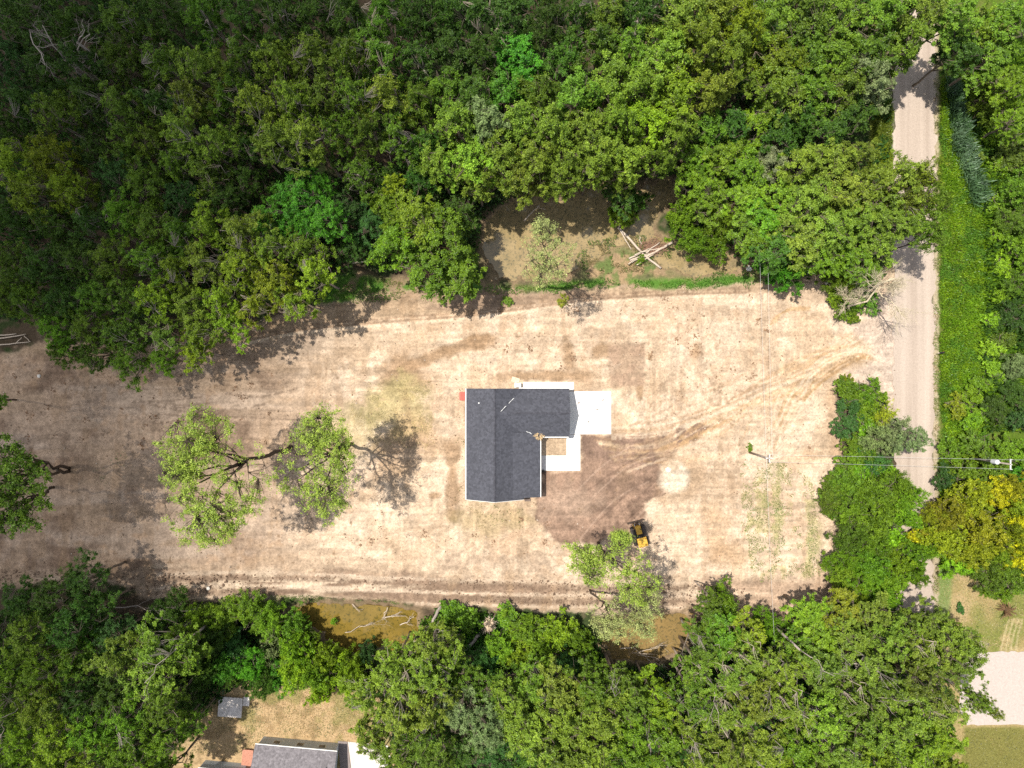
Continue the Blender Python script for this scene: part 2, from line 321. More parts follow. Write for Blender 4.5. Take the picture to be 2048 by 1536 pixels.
    for k in range(20):
        o1 = g.normal(0, 7); o2 = g.normal(0, 12)
        pts = curve([(1600 + o2, 790 + o1), (1635 + o1, 752 + o1), (1680 + o1, 722 + o1), (1730, 708 + o1 * .7), (1775, 726 + o2)], 50); mix([(.36, .23, .12), (.60, .47, .34)][k % 2], line(pts, .9, 1.8, .5) * L * g.uniform(.4, .75))
    for k in range(10):
        o1 = g.normal(0, 9); pts = curve([(1225, 866 + o1), (1330, 858 + o1), (1430, 822 + o1 * .6), (1540, 775 + o1 * .6), (1640, 735 + o1 * .5)], 50); mix([(.38, .25, .15), (.60, .47, .34)][k % 2], line(pts, .8, 2.0, .6) * L * g.uniform(.3, .6))
    # weedy rows in the south east of the lot
    wd_ = L * area([(1470, 930), (1560, 925), (1650, 960), (1650, 1150), (1520, 1165), (1480, 1060)], 12, 1); mix((.33, .30, .14), wd_ * sstep(.52, .66, nv * .6 + n3 * .4) * .65)
    mix((.43, .28, .165), L * ell(1425, 1050, 30, 62, .5, -20, .9) * .55); mix((.43, .28, .165), L * ell(1460, 1110, 36, 20, .5, 0, .9) * .5); mix((.42, .28, .17), L * ell(1600, 925, 34, 20, .5, 0, .9) * .5)
    mix((.44, .29, .18), L * area([(1655, 770), (1690, 790), (1690, 1000), (1660, 990), (1668, 900)], 8, .8) * .6)
    mix((.40, .27, .19), L * area([(1400, 1160), (1690, 1160), (1690, 1260), (1400, 1250)], 12, 1) * .45)
    # sand mound
    mix((.38, .265, .17), ell(1372, 952, 46, 50, .3, 0, .35) * .85); md = ell(1349, 957, 31, 30, .3, 0, .45); mix((.60, .50, .385), md * .9); mix((.46, .33, .22), ell(1340, 932, 17, 9, .3, 0, .3) * .7)
    z += md * .25 - ell(1349, 957, 13, 12, .5, 0, 0) * .12
    # dark scattered scuffs
    mix((.25, .165, .1), L * sstep(.76, .83, fbm(u, v, 9, 141, 2) * .8 + .2 * n1) * .8)
    # road edge strip
    mix((.42, .34, .24), sstep(1864, 1867, u) * (1 - sstep(1874, 1880, u + (n4 - .5) * 8)) * (.9)); mix((.55, .45, .36), (1 - sstep(0, 14, np.abs(u - 1782) + (n4 - .5) * 8)) * (1 - sstep(430, 470, v)) * .2)
    fx = (1 - sstep(1771, 1776, u)) * sstep(1735, 1745, u) * (1 - sstep(400, 420, v)); mix((.17, .2, .03), fx)
    mix((.48, .38, .31), (1 - sstep(0, 26, np.abs(u - 1780) + (n2 - .5) * 40)) * (sstep(560, 600, v) * (1 - sstep(840, 900, v))) * .8)
    # gravel apron where the drive meets the road
    ap = area([(1700, 655), (1740, 625), (1790, 580), (1800, 850), (1770, 840), (1720, 780), (1690, 745), (1760, 720)], 12, .8); mix((.50, .395, .315), ap * .85)
    stv = fbm(u, v, 9, 301, 3, 1.5, .14); sth = fbm(u, v, 9, 305, 3, .12, 1.6); wv = sstep(.45, .6, fbm(u, v, 170, 309)); col *= (1 + L * ((stv - .5) * .55 * wv + (sth - .5) * .6 * (1 - wv)))[:, None]
    col *= (1 + L * ((n3 - .5) * .42 + (n4 - .5) * .5))[:, None]; col = np.clip(col, .01, .8)
    # relief
    z += (n2 - .5) * .22 * L + (n3 - .5) * .12 + (n4 - .5) * .06 + bandS * (nh - .5) * .5 + loam * (n4 - .5) * .12
    for P, dp in ((POND_N, .75), (POND_S, .8), (POND_E, .8)):
        b = (u > min(p[0] for p in P) - 60) & (u < max(p[0] for p in P) + 60) & (v > min(p[1] for p in P) - 60) & (v < max(p[1] for p in P) + 60)
        d = sdf(P, u[b], v[b]) + (n3[b] - .5) * 26 + (n2[b] - .5) * 24
        m = np.zeros(len(x)); m[b] = 1 - sstep(-10, 10, d); mk = np.zeros(len(x)); mk[b] = 1 - sstep(4, 22, d)
        mix((.27, .19, .115), mk * .8); z = z * (1 - m) - dp * m
    # level where paving, road and buildings lie
    flat = (1 - sstep(6, 16, np.maximum(np.abs(u - 1078) - 150, np.abs(v - 885) - 124))) ; z *= 1 - flat * .95
    rd = 1 - sstep(4, 14, np.abs(u - 1828) - 42); z = z * (1 - rd) - .02 * rd
    for (ax, ay, bx, by) in ((400, 1370, 800, 1640), (1905, 1290, 2200, 1460)):
        q = 1 - sstep(0, 12, np.maximum(np.maximum(ax - u, u - bx), np.maximum(ay - v, v - by))); z = z * (1 - q) - .02 * q
    far = np.maximum(np.abs(x) - 86, np.abs(y) - 66); mix((.07, .09, .03), sstep(0, 3, far))
    nx, ny = len(xs), len(ys); i = np.arange(ny - 1)[:, None] * nx + np.arange(nx - 1)[None]; i = i.ravel()
    F = np.stack([i, i + 1, i + nx + 1, i + nx], 1)
    m, t, b = newmat("bare_earth"); L_ = t.links.new; b.inputs["Roughness"].default_value = .95; b.inputs["Specular IOR Level"].default_value = .1
    at = t.nodes.new("ShaderNodeVertexColor"); at.layer_name = "Col"; tc = t.nodes.new("ShaderNodeTexCoord")
    nz = t.nodes.new("ShaderNodeTexNoise"); nz.inputs["Scale"].default_value = 3.2; nz.inputs["Detail"].default_value = 5; nz.inputs["Roughness"].default_value = .8; L_(tc.outputs["Object"], nz.inputs["Vector"])
    mr = t.nodes.new("ShaderNodeMapRange"); mr.inputs[1].default_value = .3; mr.inputs[2].default_value = .7; mr.inputs[3].default_value = .58; mr.inputs[4].default_value = 1.3; L_(nz.outputs["Fac"], mr.inputs[0])
    mm = t.nodes.new("ShaderNodeVectorMath"); mm.operation = 'SCALE'; L_(at.outputs[0], mm.inputs[0]); L_(mr.outputs[0], mm.inputs["Scale"]); L_(mm.outputs[0], b.inputs["Base Color"])
    bp = t.nodes.new("ShaderNodeBump"); bp.inputs["Strength"].default_value = .8; bp.inputs["Distance"].default_value = .09; L_(nz.outputs["Fac"], bp.inputs["Height"]); L_(bp.outputs[0], b.inputs["Normal"])
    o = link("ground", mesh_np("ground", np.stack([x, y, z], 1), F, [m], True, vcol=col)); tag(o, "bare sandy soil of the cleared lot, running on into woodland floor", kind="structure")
build_ground()
# ---- sheets: road, gravel yard, water
def sheet(name, poly, z, mat, step=.5, wob=0.0, seed=1, vc=None):
    import mathutils
    P = [W(*p)[:2] for p in poly]
    if wob:
        out = []; g = rng(seed)
        for i in range(len(P)):
            a = np.array(P[i]); b = np.array(P[(i + 1) % len(P)]); n = max(1, int(np.linalg.norm(b - a) / step))
            d = (b - a) / (np.linalg.norm(b - a) + 1e-9); nn = np.array([-d[1], d[0]])
            for k in range(n): 
                q = a + (b - a) * k / n; out.append(tuple(q + nn * wob * (vnoise(np.array([q[0] * 1.3 + 50]), np.array([q[1] * 1.3 + 50]), seed)[0] - .5) * 2))
        P = out
    a = sum(P[i][0] * P[(i + 1) % len(P)][1] - P[(i + 1) % len(P)][0] * P[i][1] for i in range(len(P)))
    if a < 0: P = P[::-1]
    V = [(p[0], p[1], z) for p in P] + [(p[0], p[1], z - .3) for p in P]; n = len(P)
    me = bpy.data.meshes.new(name); me.from_pydata(V, [], [tuple(range(n))] + [(i, i + n, (i + 1) % n + n, (i + 1) % n) for i in range(n)]); me.materials.append(mat); me.update()
    return link(name, me)
def gravelmat():
    m, t, b = newmat("pale_gravel"); L_ = t.links.new; b.inputs["Roughness"].default_value = .95; b.inputs["Specular IOR Level"].default_value = .1
    tc = t.nodes.new("ShaderNodeTexCoord"); mp = t.nodes.new("ShaderNodeMapping"); mp.inputs["Scale"].default_value = (.55, .014, 1); L_(tc.outputs["Object"], mp.inputs[0])
    n1 = t.nodes.new("ShaderNodeTexNoise"); n1.inputs["Scale"].default_value = 1.0; n1.inputs["Detail"].default_value = 3; L_(mp.outputs[0], n1.inputs["Vector"])
    r = t.nodes.new("ShaderNodeValToRGB"); L_(n1.outputs["Fac"], r.inputs[0]); r.color_ramp.elements[0].position = .3; r.color_ramp.elements[1].position = .66
    r.color_ramp.elements[0].color = (.34, .272, .22, 1); r.color_ramp.elements[1].color = (.50, .415, .345, 1)
    n2 = t.nodes.new("ShaderNodeTexNoise"); n2.inputs["Scale"].default_value = 4.0; n2.inputs["Detail"].default_value = 6; n2.inputs["Roughness"].default_value = .8; L_(tc.outputs["Object"], n2.inputs["Vector"])
    mr = t.nodes.new("ShaderNodeMapRange"); mr.inputs[1].default_value = .3; mr.inputs[2].default_value = .7; mr.inputs[3].default_value = .82; mr.inputs[4].default_value = 1.14; L_(n2.outputs["Fac"], mr.inputs[0])
    mm = t.nodes.new("ShaderNodeVectorMath"); mm.operation = 'SCALE'; L_(r.outputs[0], mm.inputs[0]); L_(mr.outputs[0], mm.inputs["Scale"]); L_(mm.outputs[0], b.inputs["Base Color"])
    bp = t.nodes.new("ShaderNodeBump"); bp.inputs["Strength"].default_value = .5; bp.inputs["Distance"].default_value = .04; L_(n2.outputs["Fac"], bp.inputs["Height"]); L_(bp.outputs[0], b.inputs["Normal"])
    return m
GRAVEL = gravelmat()
tag(sheet("gravel_road", [(1790, -500), (1872, -500), (1870, 300), (1868, 700), (1866, 1100), (1872, 2000), (1796, 2000), (1792, 1200), (1786, 800), (1785, 300)], .05, GRAVEL, .5, .55, 4), "pale gravel road with faint wheel ruts", kind="structure")
tag(sheet("gravel_yard", [(1922, 1312), (1950, 1303), (2300, 1301), (2300, 1448), (1935, 1450), (1918, 1420)], .05, pmat("yard_gravel", (.45, .385, .345), .95, .1, 3, .3), .5, .2, 7), "pale gravel yard between two dry lawns", kind="structure")
def watermat(name, c1, c2):
    m = pmat(name, c1, .08, 0, .45, 0, .5, 0, c2, 9); t = m.node_tree; b = t.nodes["Principled BSDF"]
    tc = t.nodes.new("ShaderNodeTexCoord"); nz = t.nodes.new("ShaderNodeTexNoise"); nz.inputs["Scale"].default_value = 3; nz.inputs["Detail"].default_value = 6; t.links.new(tc.outputs["Object"], nz.inputs["Vector"])
    r = t.nodes.new("ShaderNodeMapRange"); r.inputs[1].default_value = .52; r.inputs[2].default_value = .66; t.links.new(nz.outputs["Fac"], r.inputs[0])
    mx = t.nodes.new("ShaderNodeMix"); mx.data_type = 'RGBA'; old = b.inputs["Base Color"].links[0].from_socket
    t.links.new(r.outputs[0], mx.inputs[0]); t.links.new(old, mx.inputs[6]); mx.inputs[7].default_value = (c2[0] * .6, c2[1] * .68, c2[2] * .8, 1); t.links.new(mx.outputs[2], b.inputs["Base Color"])
    return m
WZ = -.22
def grow(P, k): c = np.mean(P, 0); return [tuple(c + (np.array(p) - c) * k) for p in P]
tag(sheet("pond_water", grow(POND_N, 1.12), WZ, watermat("muddy_water", (.36, .265, .135), (.23, .175, .085))), "shallow muddy tan pond under the woodland edge", kind="structure")
tag(sheet("pond_water", grow(POND_S, 1.12), WZ, watermat("amber_water", (.225, .15, .032), (.15, .105, .02))), "amber brown pond with sunken branches", kind="structure")
tag(sheet("pond_water", grow(POND_E, 1.12), WZ, watermat("brown_water", (.27, .18, .07), (.19, .13, .05))), "brown ditch water below the sparse tree", kind="structure")
CONC = pmat("new_concrete", (.74, .73, .71), .8, .06, 2, .05)
def slab(name, px, z, label, mat=None, z0=-.25):
    mb = MB(); P = [W(*p)[:2] for p in px]; mb.prism(P, z0, z); o = mb.build(name, mat or CONC); tag(o, label, kind="structure"); return o
slab("driveway", [(1139, 783), (1222, 782), (1222, 868), (1161, 868.5), (1139, 869)], .10, "bright new concrete driveway pad at the garage")
slab("path", [(1133, 869.6), (1160.5, 869.6), (1160.5, 941), (1076, 941), (1076, 911), (1133, 911)], .09, "white concrete walk bending round the small courtyard")
slab("patio", [(1046, 764), (1147.5, 764), (1147.5, 781), (1046, 781)], .09, "narrow white concrete strip behind the garage")
slab("driveway", [(696, 1483), (776, 1491), (806, 1640), (716, 1640)], .07, "pale concrete drive beside the neighbouring house", pmat("old_concrete", (.6, .54, .5), .9, .1, 1.5, .1))
slab("driveway", [(676, 1482), (695, 1483), (715, 1640), (690, 1640)], .065, "shaded grey asphalt strip along the neighbouring house", pmat("grey_asphalt", (.24, .2, .19), .9, .15, 3, .2))
# ================================================================ the new house
def shinglemat(name, c, v=.35):
    m, t, b = newmat(name); L_ = t.links.new; b.inputs["Roughness"].default_value = .9; b.inputs["Specular IOR Level"].default_value = .2
    tc = t.nodes.new("ShaderNodeTexCoord"); n2 = t.nodes.new("ShaderNodeTexNoise"); n2.inputs["Scale"].default_value = 3.6; n2.inputs["Detail"].default_value = 6; n2.inputs["Roughness"].default_value = .85; L_(tc.outputs["Object"], n2.inputs["Vector"])
    br = t.nodes.new("ShaderNodeTexVoronoi"); br.inputs["Scale"].default_value = 3.2; L_(tc.outputs["Object"], br.inputs["Vector"])
    r = t.nodes.new("ShaderNodeMapRange"); r.inputs[1].default_value = .3; r.inputs[2].default_value = .7; r.inputs[3].default_value = 1 - v; r.inputs[4].default_value = 1 + v; L_(n2.outputs["Fac"], r.inputs[0])
    sp = t.nodes.new("ShaderNodeSeparateColor"); L_(br.outputs["Color"], sp.inputs[0]); r2 = t.nodes.new("ShaderNodeMapRange"); r2.inputs[3].default_value = .8; r2.inputs[4].default_value = 1.2; L_(sp.outputs[0], r2.inputs[0])
    mu = t.nodes.new("ShaderNodeMath"); mu.operation = 'MULTIPLY'; L_(r.outputs[0], mu.inputs[0]); L_(r2.outputs[0], mu.inputs[1])
    mm = t.nodes.new("ShaderNodeVectorMath"); mm.operation = 'SCALE'; mm.inputs[0].default_value = c; L_(mu.outputs[0], mm.inputs["Scale"]); L_(mm.outputs[0], b.inputs["Base Color"])
    bp = t.nodes.new("ShaderNodeBump"); bp.inputs["Strength"].default_value = .5; bp.inputs["Distance"].default_value = .03; L_(n2.outputs["Fac"], bp.inputs["Height"]); L_(bp.outputs[0], b.inputs["Normal"])
    return m
ROOF = shinglemat("charcoal_shingle", (.076, .078, .094), .2)
SIDING = pmat("pale_siding", (.62, .60, .56), .7, .05, 2); GLASS = pmat("window_glass", (.04, .05, .06), .1, spec=.6)
DARKM = pmat("dark_metal", (.03, .028, .026), .6, .3, 5)
def gable(mb, x0, x1, y0, y1, ze, tp, axis, th=.16):
    """closed gable solid; ridge runs along axis"""
    if axis == 'y':
        xm = (x0 + x1) / 2; zr = ze + (x1 - x0) / 2 * tp
        pr = [(x0, ze), (xm, zr), (x1, ze), (x1, ze - th), (xm, zr - th), (x0, ze - th)]
        V = [(p[0], y0, p[1]) for p in pr] + [(p[0], y1, p[1]) for p in pr]
    else:
        ym = (y0 + y1) / 2; zr = ze + (y1 - y0) / 2 * tp
        pr = [(y0, ze), (ym, zr), (y1, ze), (y1, ze - th), (ym, zr - th), (y0, ze - th)]
        V = [(x0, p[0], p[1]) for p in pr] + [(x1, p[0], p[1]) for p in pr]
    F = [(0, 1, 7, 6), (1, 2, 8, 7), (2, 3, 9, 8), (3, 4, 10, 9), (4, 5, 11, 10), (5, 0, 6, 11), (0, 5, 4, 1), (1, 4, 3, 2), (6, 7, 10, 11), (7, 8, 9, 10)]
    mb.add(V, F); return zr
def build_house():
    h = empty("house", W(1010, 885)); hx, hy, _ = h.location
    tag(h, "L-shaped house with charcoal shingle roof and white gutters in the bare lot", "house")
    def P(px, py, z): p = W(px, py, z); return p
    ZE = 2.85; TP = .6
    x0, yN, _ = P(932.5, 777, ZE); x1, yS, _ = P(1048, 999, ZE); xe = P(1080.5, 0, 2.65)[0]; gx = P(1139, 0, 3.2)[0]; gyS = P(0, 873.5, ZE)[1]; yE = P(0, 994.5, 2.7)[1]
    def bld(mb, name, mat, par=h, **k):
        o = mb.build(name, mat, par, **k); o.location = (-hx, -hy, 0) if par is h else (0, 0, 0); return o
    mb = MB(); zr = gable(mb, x0, x1, yS, yN, ZE, TP, 'y')
    zg = gable(mb, (x0 + x1) / 2 + .25, gx, gyS, yN - .004, ZE + .003, TP, 'x')
    xs = (x0 + x1) / 2 + 2.5; zs = ZE + (x1 - xs) * TP
    V = []
    for y in (yE, gyS + .6): V += [(xs - .4, y, zs + .4 * .2 + .0), (xe, y, 2.68), (xe, y, 2.52), (xs - .4, y, zs - .25)]
    mb.add(V, [(0, 1, 5, 4), (1, 2, 6, 5), (2, 3, 7, 6), (3, 0, 4, 7), (0, 3, 2, 1), (4, 5, 6, 7)])
    rf = bld(mb, "roof", ROOF)
    mb = MB(); mb.box(((x0 + x1) / 2, (yS + yN) / 2, zr + .02), (.26, yN - yS - .1, .05)); o = bld(mb, "ridge_cap", shinglemat("ridge_shingle", (.06, .06, .072)), rf)
    mb = MB(); mb.box(((xs + gx) / 2 + .0, (gyS + yN) / 2, zg + .02), (gx - xs, .24, .05)); bld(mb, "ridge_cap", bpy.data.materials["ridge_shingle"], rf)
    mb = MB(); p = P(958, 806, 4.0); mb.tube([(p[0], p[1], 3.2), (p[0], p[1], 4.35)], .1, 8); bld(mb, "vent_pipe", WHITE, rf)
    # walls
    wl = MB(); zt = 2.72
    wl.box(((x0 + x1) / 2, (yS + yN) / 2, zt / 2), (x1 - x0 - .8, yN - yS - .7, zt)); wl.box(((x1 + gx) / 2 - .3, (gyS + yN) / 2, zt / 2 - .01), (gx - x1 + .2 - .35 + .3, yN - gyS - .8, zt - .02)); wl.box(((x1 + xe) / 2 - .35, (yE + gyS) / 2, zt / 2 - .12), (xe - x1 + .1, gyS - yE - .2, zt - .24))
    # gable triangles
    for yy in (yS + .36, yN - .36):
        V = [(x0 + .4, yy - .04, zt - .01), (x1 - .4, yy - .04, zt - .01), ((x0 + x1) / 2, yy - .04, zr - .4), (x0 + .4, yy + .04, zt - .01), (x1 - .4, yy + .04, zt - .01), ((x0 + x1) / 2, yy + .04, zr - .4)]
        wl.add(V, [(0, 1, 2), (5, 4, 3), (0, 3, 4, 1), (1, 4, 5, 2), (2, 5, 3, 0)])
    xx = gx - .36; V = [(xx - .04, gyS + .4, zt - .03), (xx - .04, yN - .4, zt - .03), (xx - .04, (gyS + yN) / 2, zg - .4), (xx + .04, gyS + .4, zt - .03), (xx + .04, yN - .4, zt - .03), (xx + .04, (gyS + yN) / 2, zg - .4)]
    wl.add(V, [(2, 1, 0), (3, 4, 5), (1, 4, 3, 0), (2, 5, 4, 1), (0, 3, 5, 2)])
    bld(wl, "wall", SIDING)
    def gut(a, b, z):
        mb = MB(); a = np.array(a); b = np.array(b); c = (a + b) / 2; d = np.abs(b - a); mb.box((c[0], c[1], z), (max(d[0], .13), max(d[1], .13), .12)); bld(mb, "gutter", WHITE)
    gut((x0 - .07, yS), (x0 - .07, yN), ZE - .09); gut((xe + .07, yE), (xe + .07, gyS - .15), 2.55); gut((x1 + 2.75, gyS - .07), (gx - .1, gyS - .07), ZE - .09); gut((xs + 1, yN + .07), (gx, yN + .07), ZE - .12)
    # white fascia along the south gable rake
    mb = MB()
    for s in (0, 1):
        xa, xb = (x0, (x0 + x1) / 2) if s == 0 else ((x0 + x1) / 2, x1); za, zb = (ZE, zr) if s == 0 else (zr, ZE)
        mb.add([(xa, yS - .06, za - .02), (xb, yS - .06, zb - .02), (xb, yS - .06, zb - .2), (xa, yS - .06, za - .2), (xa, yS - .003, za - .02), (xb, yS - .003, zb - .02), (xb, yS - .003, zb - .2), (xa, yS - .003, za - .2)], [(0, 3, 2, 1), (4, 5, 6, 7), (0, 1, 5, 4), (3, 7, 6, 2), (0, 4, 7, 3), (1, 2, 6, 5)])
    bld(mb, "fascia", WHITE)
    mb = MB(); mb.box((gx - .3, (gyS + yN) / 2, 1.15), (.08, 4.9, 2.2)); bld(mb, "garage_door", WHITE)
    for (cx, cy, dx, dy, nx) in ((x0 + .37, yN - 3, .06, 1.5, 0), (x0 + .37, yS + 4, .06, 1.5, 0), (x0 + .37, yS + 8, .06, 1.2, 0), (xe - .27, yE + 2.2, .06, 1.6, 0), (x0 + 3, yS + .32, 1.6, .06, 0), (x0 + 4.5, yN - .32, 1.2, .06, 0)):
        mb = MB(); mb.box((cx, cy, 1.6), (dx + .04, dy + .04, 1.25)); fr = bld(mb, "window", WHITE); mb = MB(); mb.box((cx, cy, 1.6), (dx + (.07 if dx < .1 else -.14), dy + (.07 if dy < .1 else -.14), 1.07)); bld(mb, "pane", GLASS, fr)
    mb = MB(); mb.box((xe - .27, P(0, 925, 0)[1], 1.05), (.08, .95, 2.05)); d = bld(mb, "door", pmat("red_door", (.35, .08, .06), .5)); mb = MB(); mb.box((xe - .2, P(0, 925, 0)[1] + .35, 1.05), (.07, .05, .05)); bld(mb, "handle", DARKM, d)
build_house()
def thingbox(name, px, py, d, rz, z, mat, label, cat):
    mb = MB(); mb.box((0, 0, 0), d); p = W(px, py); o = mb.build(name, mat); o.location = (p[0], p[1], z + d[2] / 2); o.rotation_euler = (0, 0, rz)
    bm_bevel(o); tag(o, label, cat); return o
def bm_bevel(o, w=.02):
    md = o.modifiers.new("bevel", 'BEVEL'); md.width = w; md.segments = 2
# red step beside the west wall
e = empty("landing", W(926.5, 792)); tag(e, "small red timber landing against the west wall of the charcoal house", "landing")
RED = pmat("red_timber", (.62, .13, .10), .7, .12, 5)
for k in range(7):
    mb = MB(); mb.box((-.48 + .16 * k, 0, .42), (.145, 1.3, .05)); mb.build("board", RED, e)
for sx in (-.45, .45):
    for sy in (-.55, .55): mb = MB(); mb.box((sx, sy, .2), (.09, .09, .39)); mb.build("leg", RED, e)
# air conditioner
e = empty("air_conditioner", W(1036, 770.5)); tag(e, "white air conditioner unit behind the house next to the patio strip", "air conditioner")
mb = MB(); mb.box((0, 0, .45), (.95, .6, .74)); o = mb.build("casing", WHITE, e); bm_bevel(o, .04)
mb = MB(); mb.tube([(0, 0, .82), (0, 0, .85)], .26, 20); mb.build("fan_grille", pmat("grille_grey", (.5, .5, .5), .5), e)
mb = MB(); mb.box((0, 0, .04), (1.05, .75, .08)); mb.build("pad", CONC, e)
thingbox("plywood_sheet", 1031, 760, (1.25, .8, .05), -.3, .03, pmat("plywood", (.66, .50, .36), .8, .15, 3), "tan plywood offcut lying behind the house near the air conditioner", "plywood")
def pile(name, px, py, z, r, n, mat, label, cat, seed, sz=.2):
    g = rng(seed); mb = MB()
    for i in range(n):
        a = g.uniform(0, 6.28); q = r * math.sqrt(g.random()); s = sz * g.uniform(.5, 1.3)
        mb.box((q * math.cos(a), q * math.sin(a), .05 + (r - q) * .5 * g.random()), (s * 1.8, s * .35, s * .2), g.uniform(0, 3.1), Matrix.Rotation(g.uniform(-.5, .5), 4, 'Y'))
    p = W(px, py, z); o = mb.build(name, mat); o.location = p; tag(o, label, cat); return o
pile("shingle_scraps", 1078, 870, 2.95, .75, 70, pmat("tan_scrap", (.50, .36, .20), .9, .4, 4), "tan heap of offcuts in the roof corner above the courtyard", "scrap heap", 3)
for i, (px, py, z, lb) in enumerate([(1007, 817, 5.0, "pale scrap strip in the upper roof valley, nearer the main ridge"), (1023, 801, 3.9, "pale scrap strip in the upper roof valley, nearer the rear eave"), (1058, 865, 3.25, "pale scrap strip in the roof valley leading to the offcut heap")]):
    mb = MB()
    g = rng(40 + i)
    sl_ = 1 if i < 2 else -.45; mb.tube([((k - 2) * .2, (k - 2) * .2 * sl_ + g.normal(0, .03), (k - 2) * (-.1 if i < 2 else -.05) + .1) for k in range(5)], [.03, .05, .03, .06, .03], 5)
    o = mb.build("scrap_strip", WHITE); o.location = W(px, py, z); tag(o, lb, "scrap", "scraps left in the roof valleys")
thingbox("paving_step", 1055, 999.5, (.9, .45, .16), 0, 0, pmat("step_brown", (.16, .12, .1), .8, .2, 4), "small dark step at the south end of the charcoal house", "step")
mb = MB(); mb.box((0, 0, .3), (.28, .28, .6)); mb.box((0, 0, .66), (.34, .34, .1)); o = mb.build("yard_tap", DARKM); o.location = W(1084, 941); o.location[0] = W(1086, 0)[0]; bm_bevel(o); tag(o, "dark tap post on the walk by the east wall of the house", "tap")
# drums, lids and marks on the drive
for i, (px, py, s) in enumerate([(1206, 800, .2), (1194, 818, .18), (1177, 843, .16), (1157, 806, .14)]):
    mb = MB(); g = rng(60 + i); 
    for k in range(6): mb.box((g.normal(0, s * .5), g.normal(0, s * .3), .03), (.12, .09, .05), g.uniform(0, 3))
    o = mb.build("mud_clod", pmat("dry_mud_%d" % i, (.28, .2, .15), .95, .3, 6)); o.location = (*W(px, py)[:2], .10)
    tag(o, ["dark mud clod nearest the far north-east corner of the white drive", "dark mud clod in the middle of the white drive", "faint mud clod low on the white drive near its south side", "mud clod on the white drive closest to the garage gable shadow"][i], "mud clod", "mud clods on the white drive")
# ================================================================ neighbour's house, deck, annex, slab
def build_neighbour():
    a = math.radians(-5.2); p = W(527.5, 1472.5); h = empty("house", (p[0], p[1], 0), a)
    tag(h, "neighbouring house with pale blue siding and weathered grey roof, cut by the picture's edge", "house")
    wd, dp = 11.5, 9.0
    BL = pmat("pale_blue_siding", (.50, .55, .60), .7, .05, 2); t = BL.node_tree
    mb = MB(); mb.box((wd / 2, -dp / 2, 1.3), (wd, dp, 2.6)); mb.build("wall", BL, h)
    mb = MB(); gable(mb, -.35, wd + .35, -dp - .3, .1, 2.72, .38, 'x'); rf = mb.build("roof", shinglemat("weathered_shingle", (.185, .17, .18), .4), h)
    mb = MB(); mb.tube([(7.3, -2.6, 3.3), (7.3, -2.6, 3.95)], .09, 8); mb.build("vent_pipe", WHITE, rf)
    mb = MB(); mb.box((wd / 2, .17, 2.6), (wd + .7, .12, .13)); mb.build("gutter", WHITE, h)
    for x in (2.5, 6.0, 9.3):
        mb = MB(); mb.box((x, .03, 1.5), (1.1, .06, 1.0)); f = mb.build("window", WHITE, h); mb = MB(); mb.box((x, .035, 1.5), (.94, .07, .84)); mb.build("pane", GLASS, f)
    g = rng(8); mb = MB()
    for i in range(50): mb.box((10.3 + g.normal(0, .25), -3.4 + g.normal(0, .6), 4.05 + g.normal(0, .05)), (.2, .12, .1), g.uniform(0, 3))
    o = mb.build("leaf_litter", pmat("orange_litter", (.5, .3, .15), .9, .3, 5)); c = Matrix.Rotation(a, 4, 'Z'); o.matrix_world = Matrix.Translation(h.location) @ c; tag(o, "small heap of orange litter on the neighbouring roof", "leaf litter")
    e = empty("deck", W(497, 1512), a); tag(e, "reddish brown timber deck beside the neighbouring house", "deck")
    DK = pmat("red_brown_timber", (.48, .22, .15), .8, .2, 4)
    for k in range(9): mb = MB(); mb.box((-.72 + .18 * k, -.3, .5), (.165, 3.0, .05)); mb.build("board", DK, e)
    for sx in (-.65, .65):
        for sy in (-1.5, .9): mb = MB(); mb.box((sx, sy, .24), (.1, .1, .47)); mb.build("leg", DK, e)
    e = empty("annex", W(452, 1534), a); tag(e, "flat white annex with dark skylights left of the timber deck", "annex")
    mb = MB(); mb.box((0, -1.2, 1.1), (6.4, 4.0, 2.2)); mb.build("wall", BL, e); mb = MB(); mb.box((0, -1.2, 2.27), (6.6, 4.2, .14)); rf = mb.build("roof", WHITE, e)
    for x in (-1.5, -.1): mb = MB(); mb.box((x, -.2, 2.37), (1.1, 1.0, .06)); mb.build("skylight", GLASS, rf)
    mb = MB(); mb.tube([(-2.6, .55, 2.3), (-2.6, .55, 2.7)], .16, 10); mb.build("vent_pipe", WHITE, rf)
build_neighbour()
STONE = pmat("grey_slab", (.68, .62, .58), .9, .35, 3.5, .2)
thingbox("concrete_slab", 461.5, 1413, (3.6, 3.0, .3), math.radians(-4), 0, STONE, "large weathered grey slab on the dry lawn under the trees", "slab")
thingbox("concrete_slab", 493.5, 1402, (.95, 1.35, .22), math.radians(-4), 0, STONE, "small grey slab beside the large one on the dry lawn", "slab")
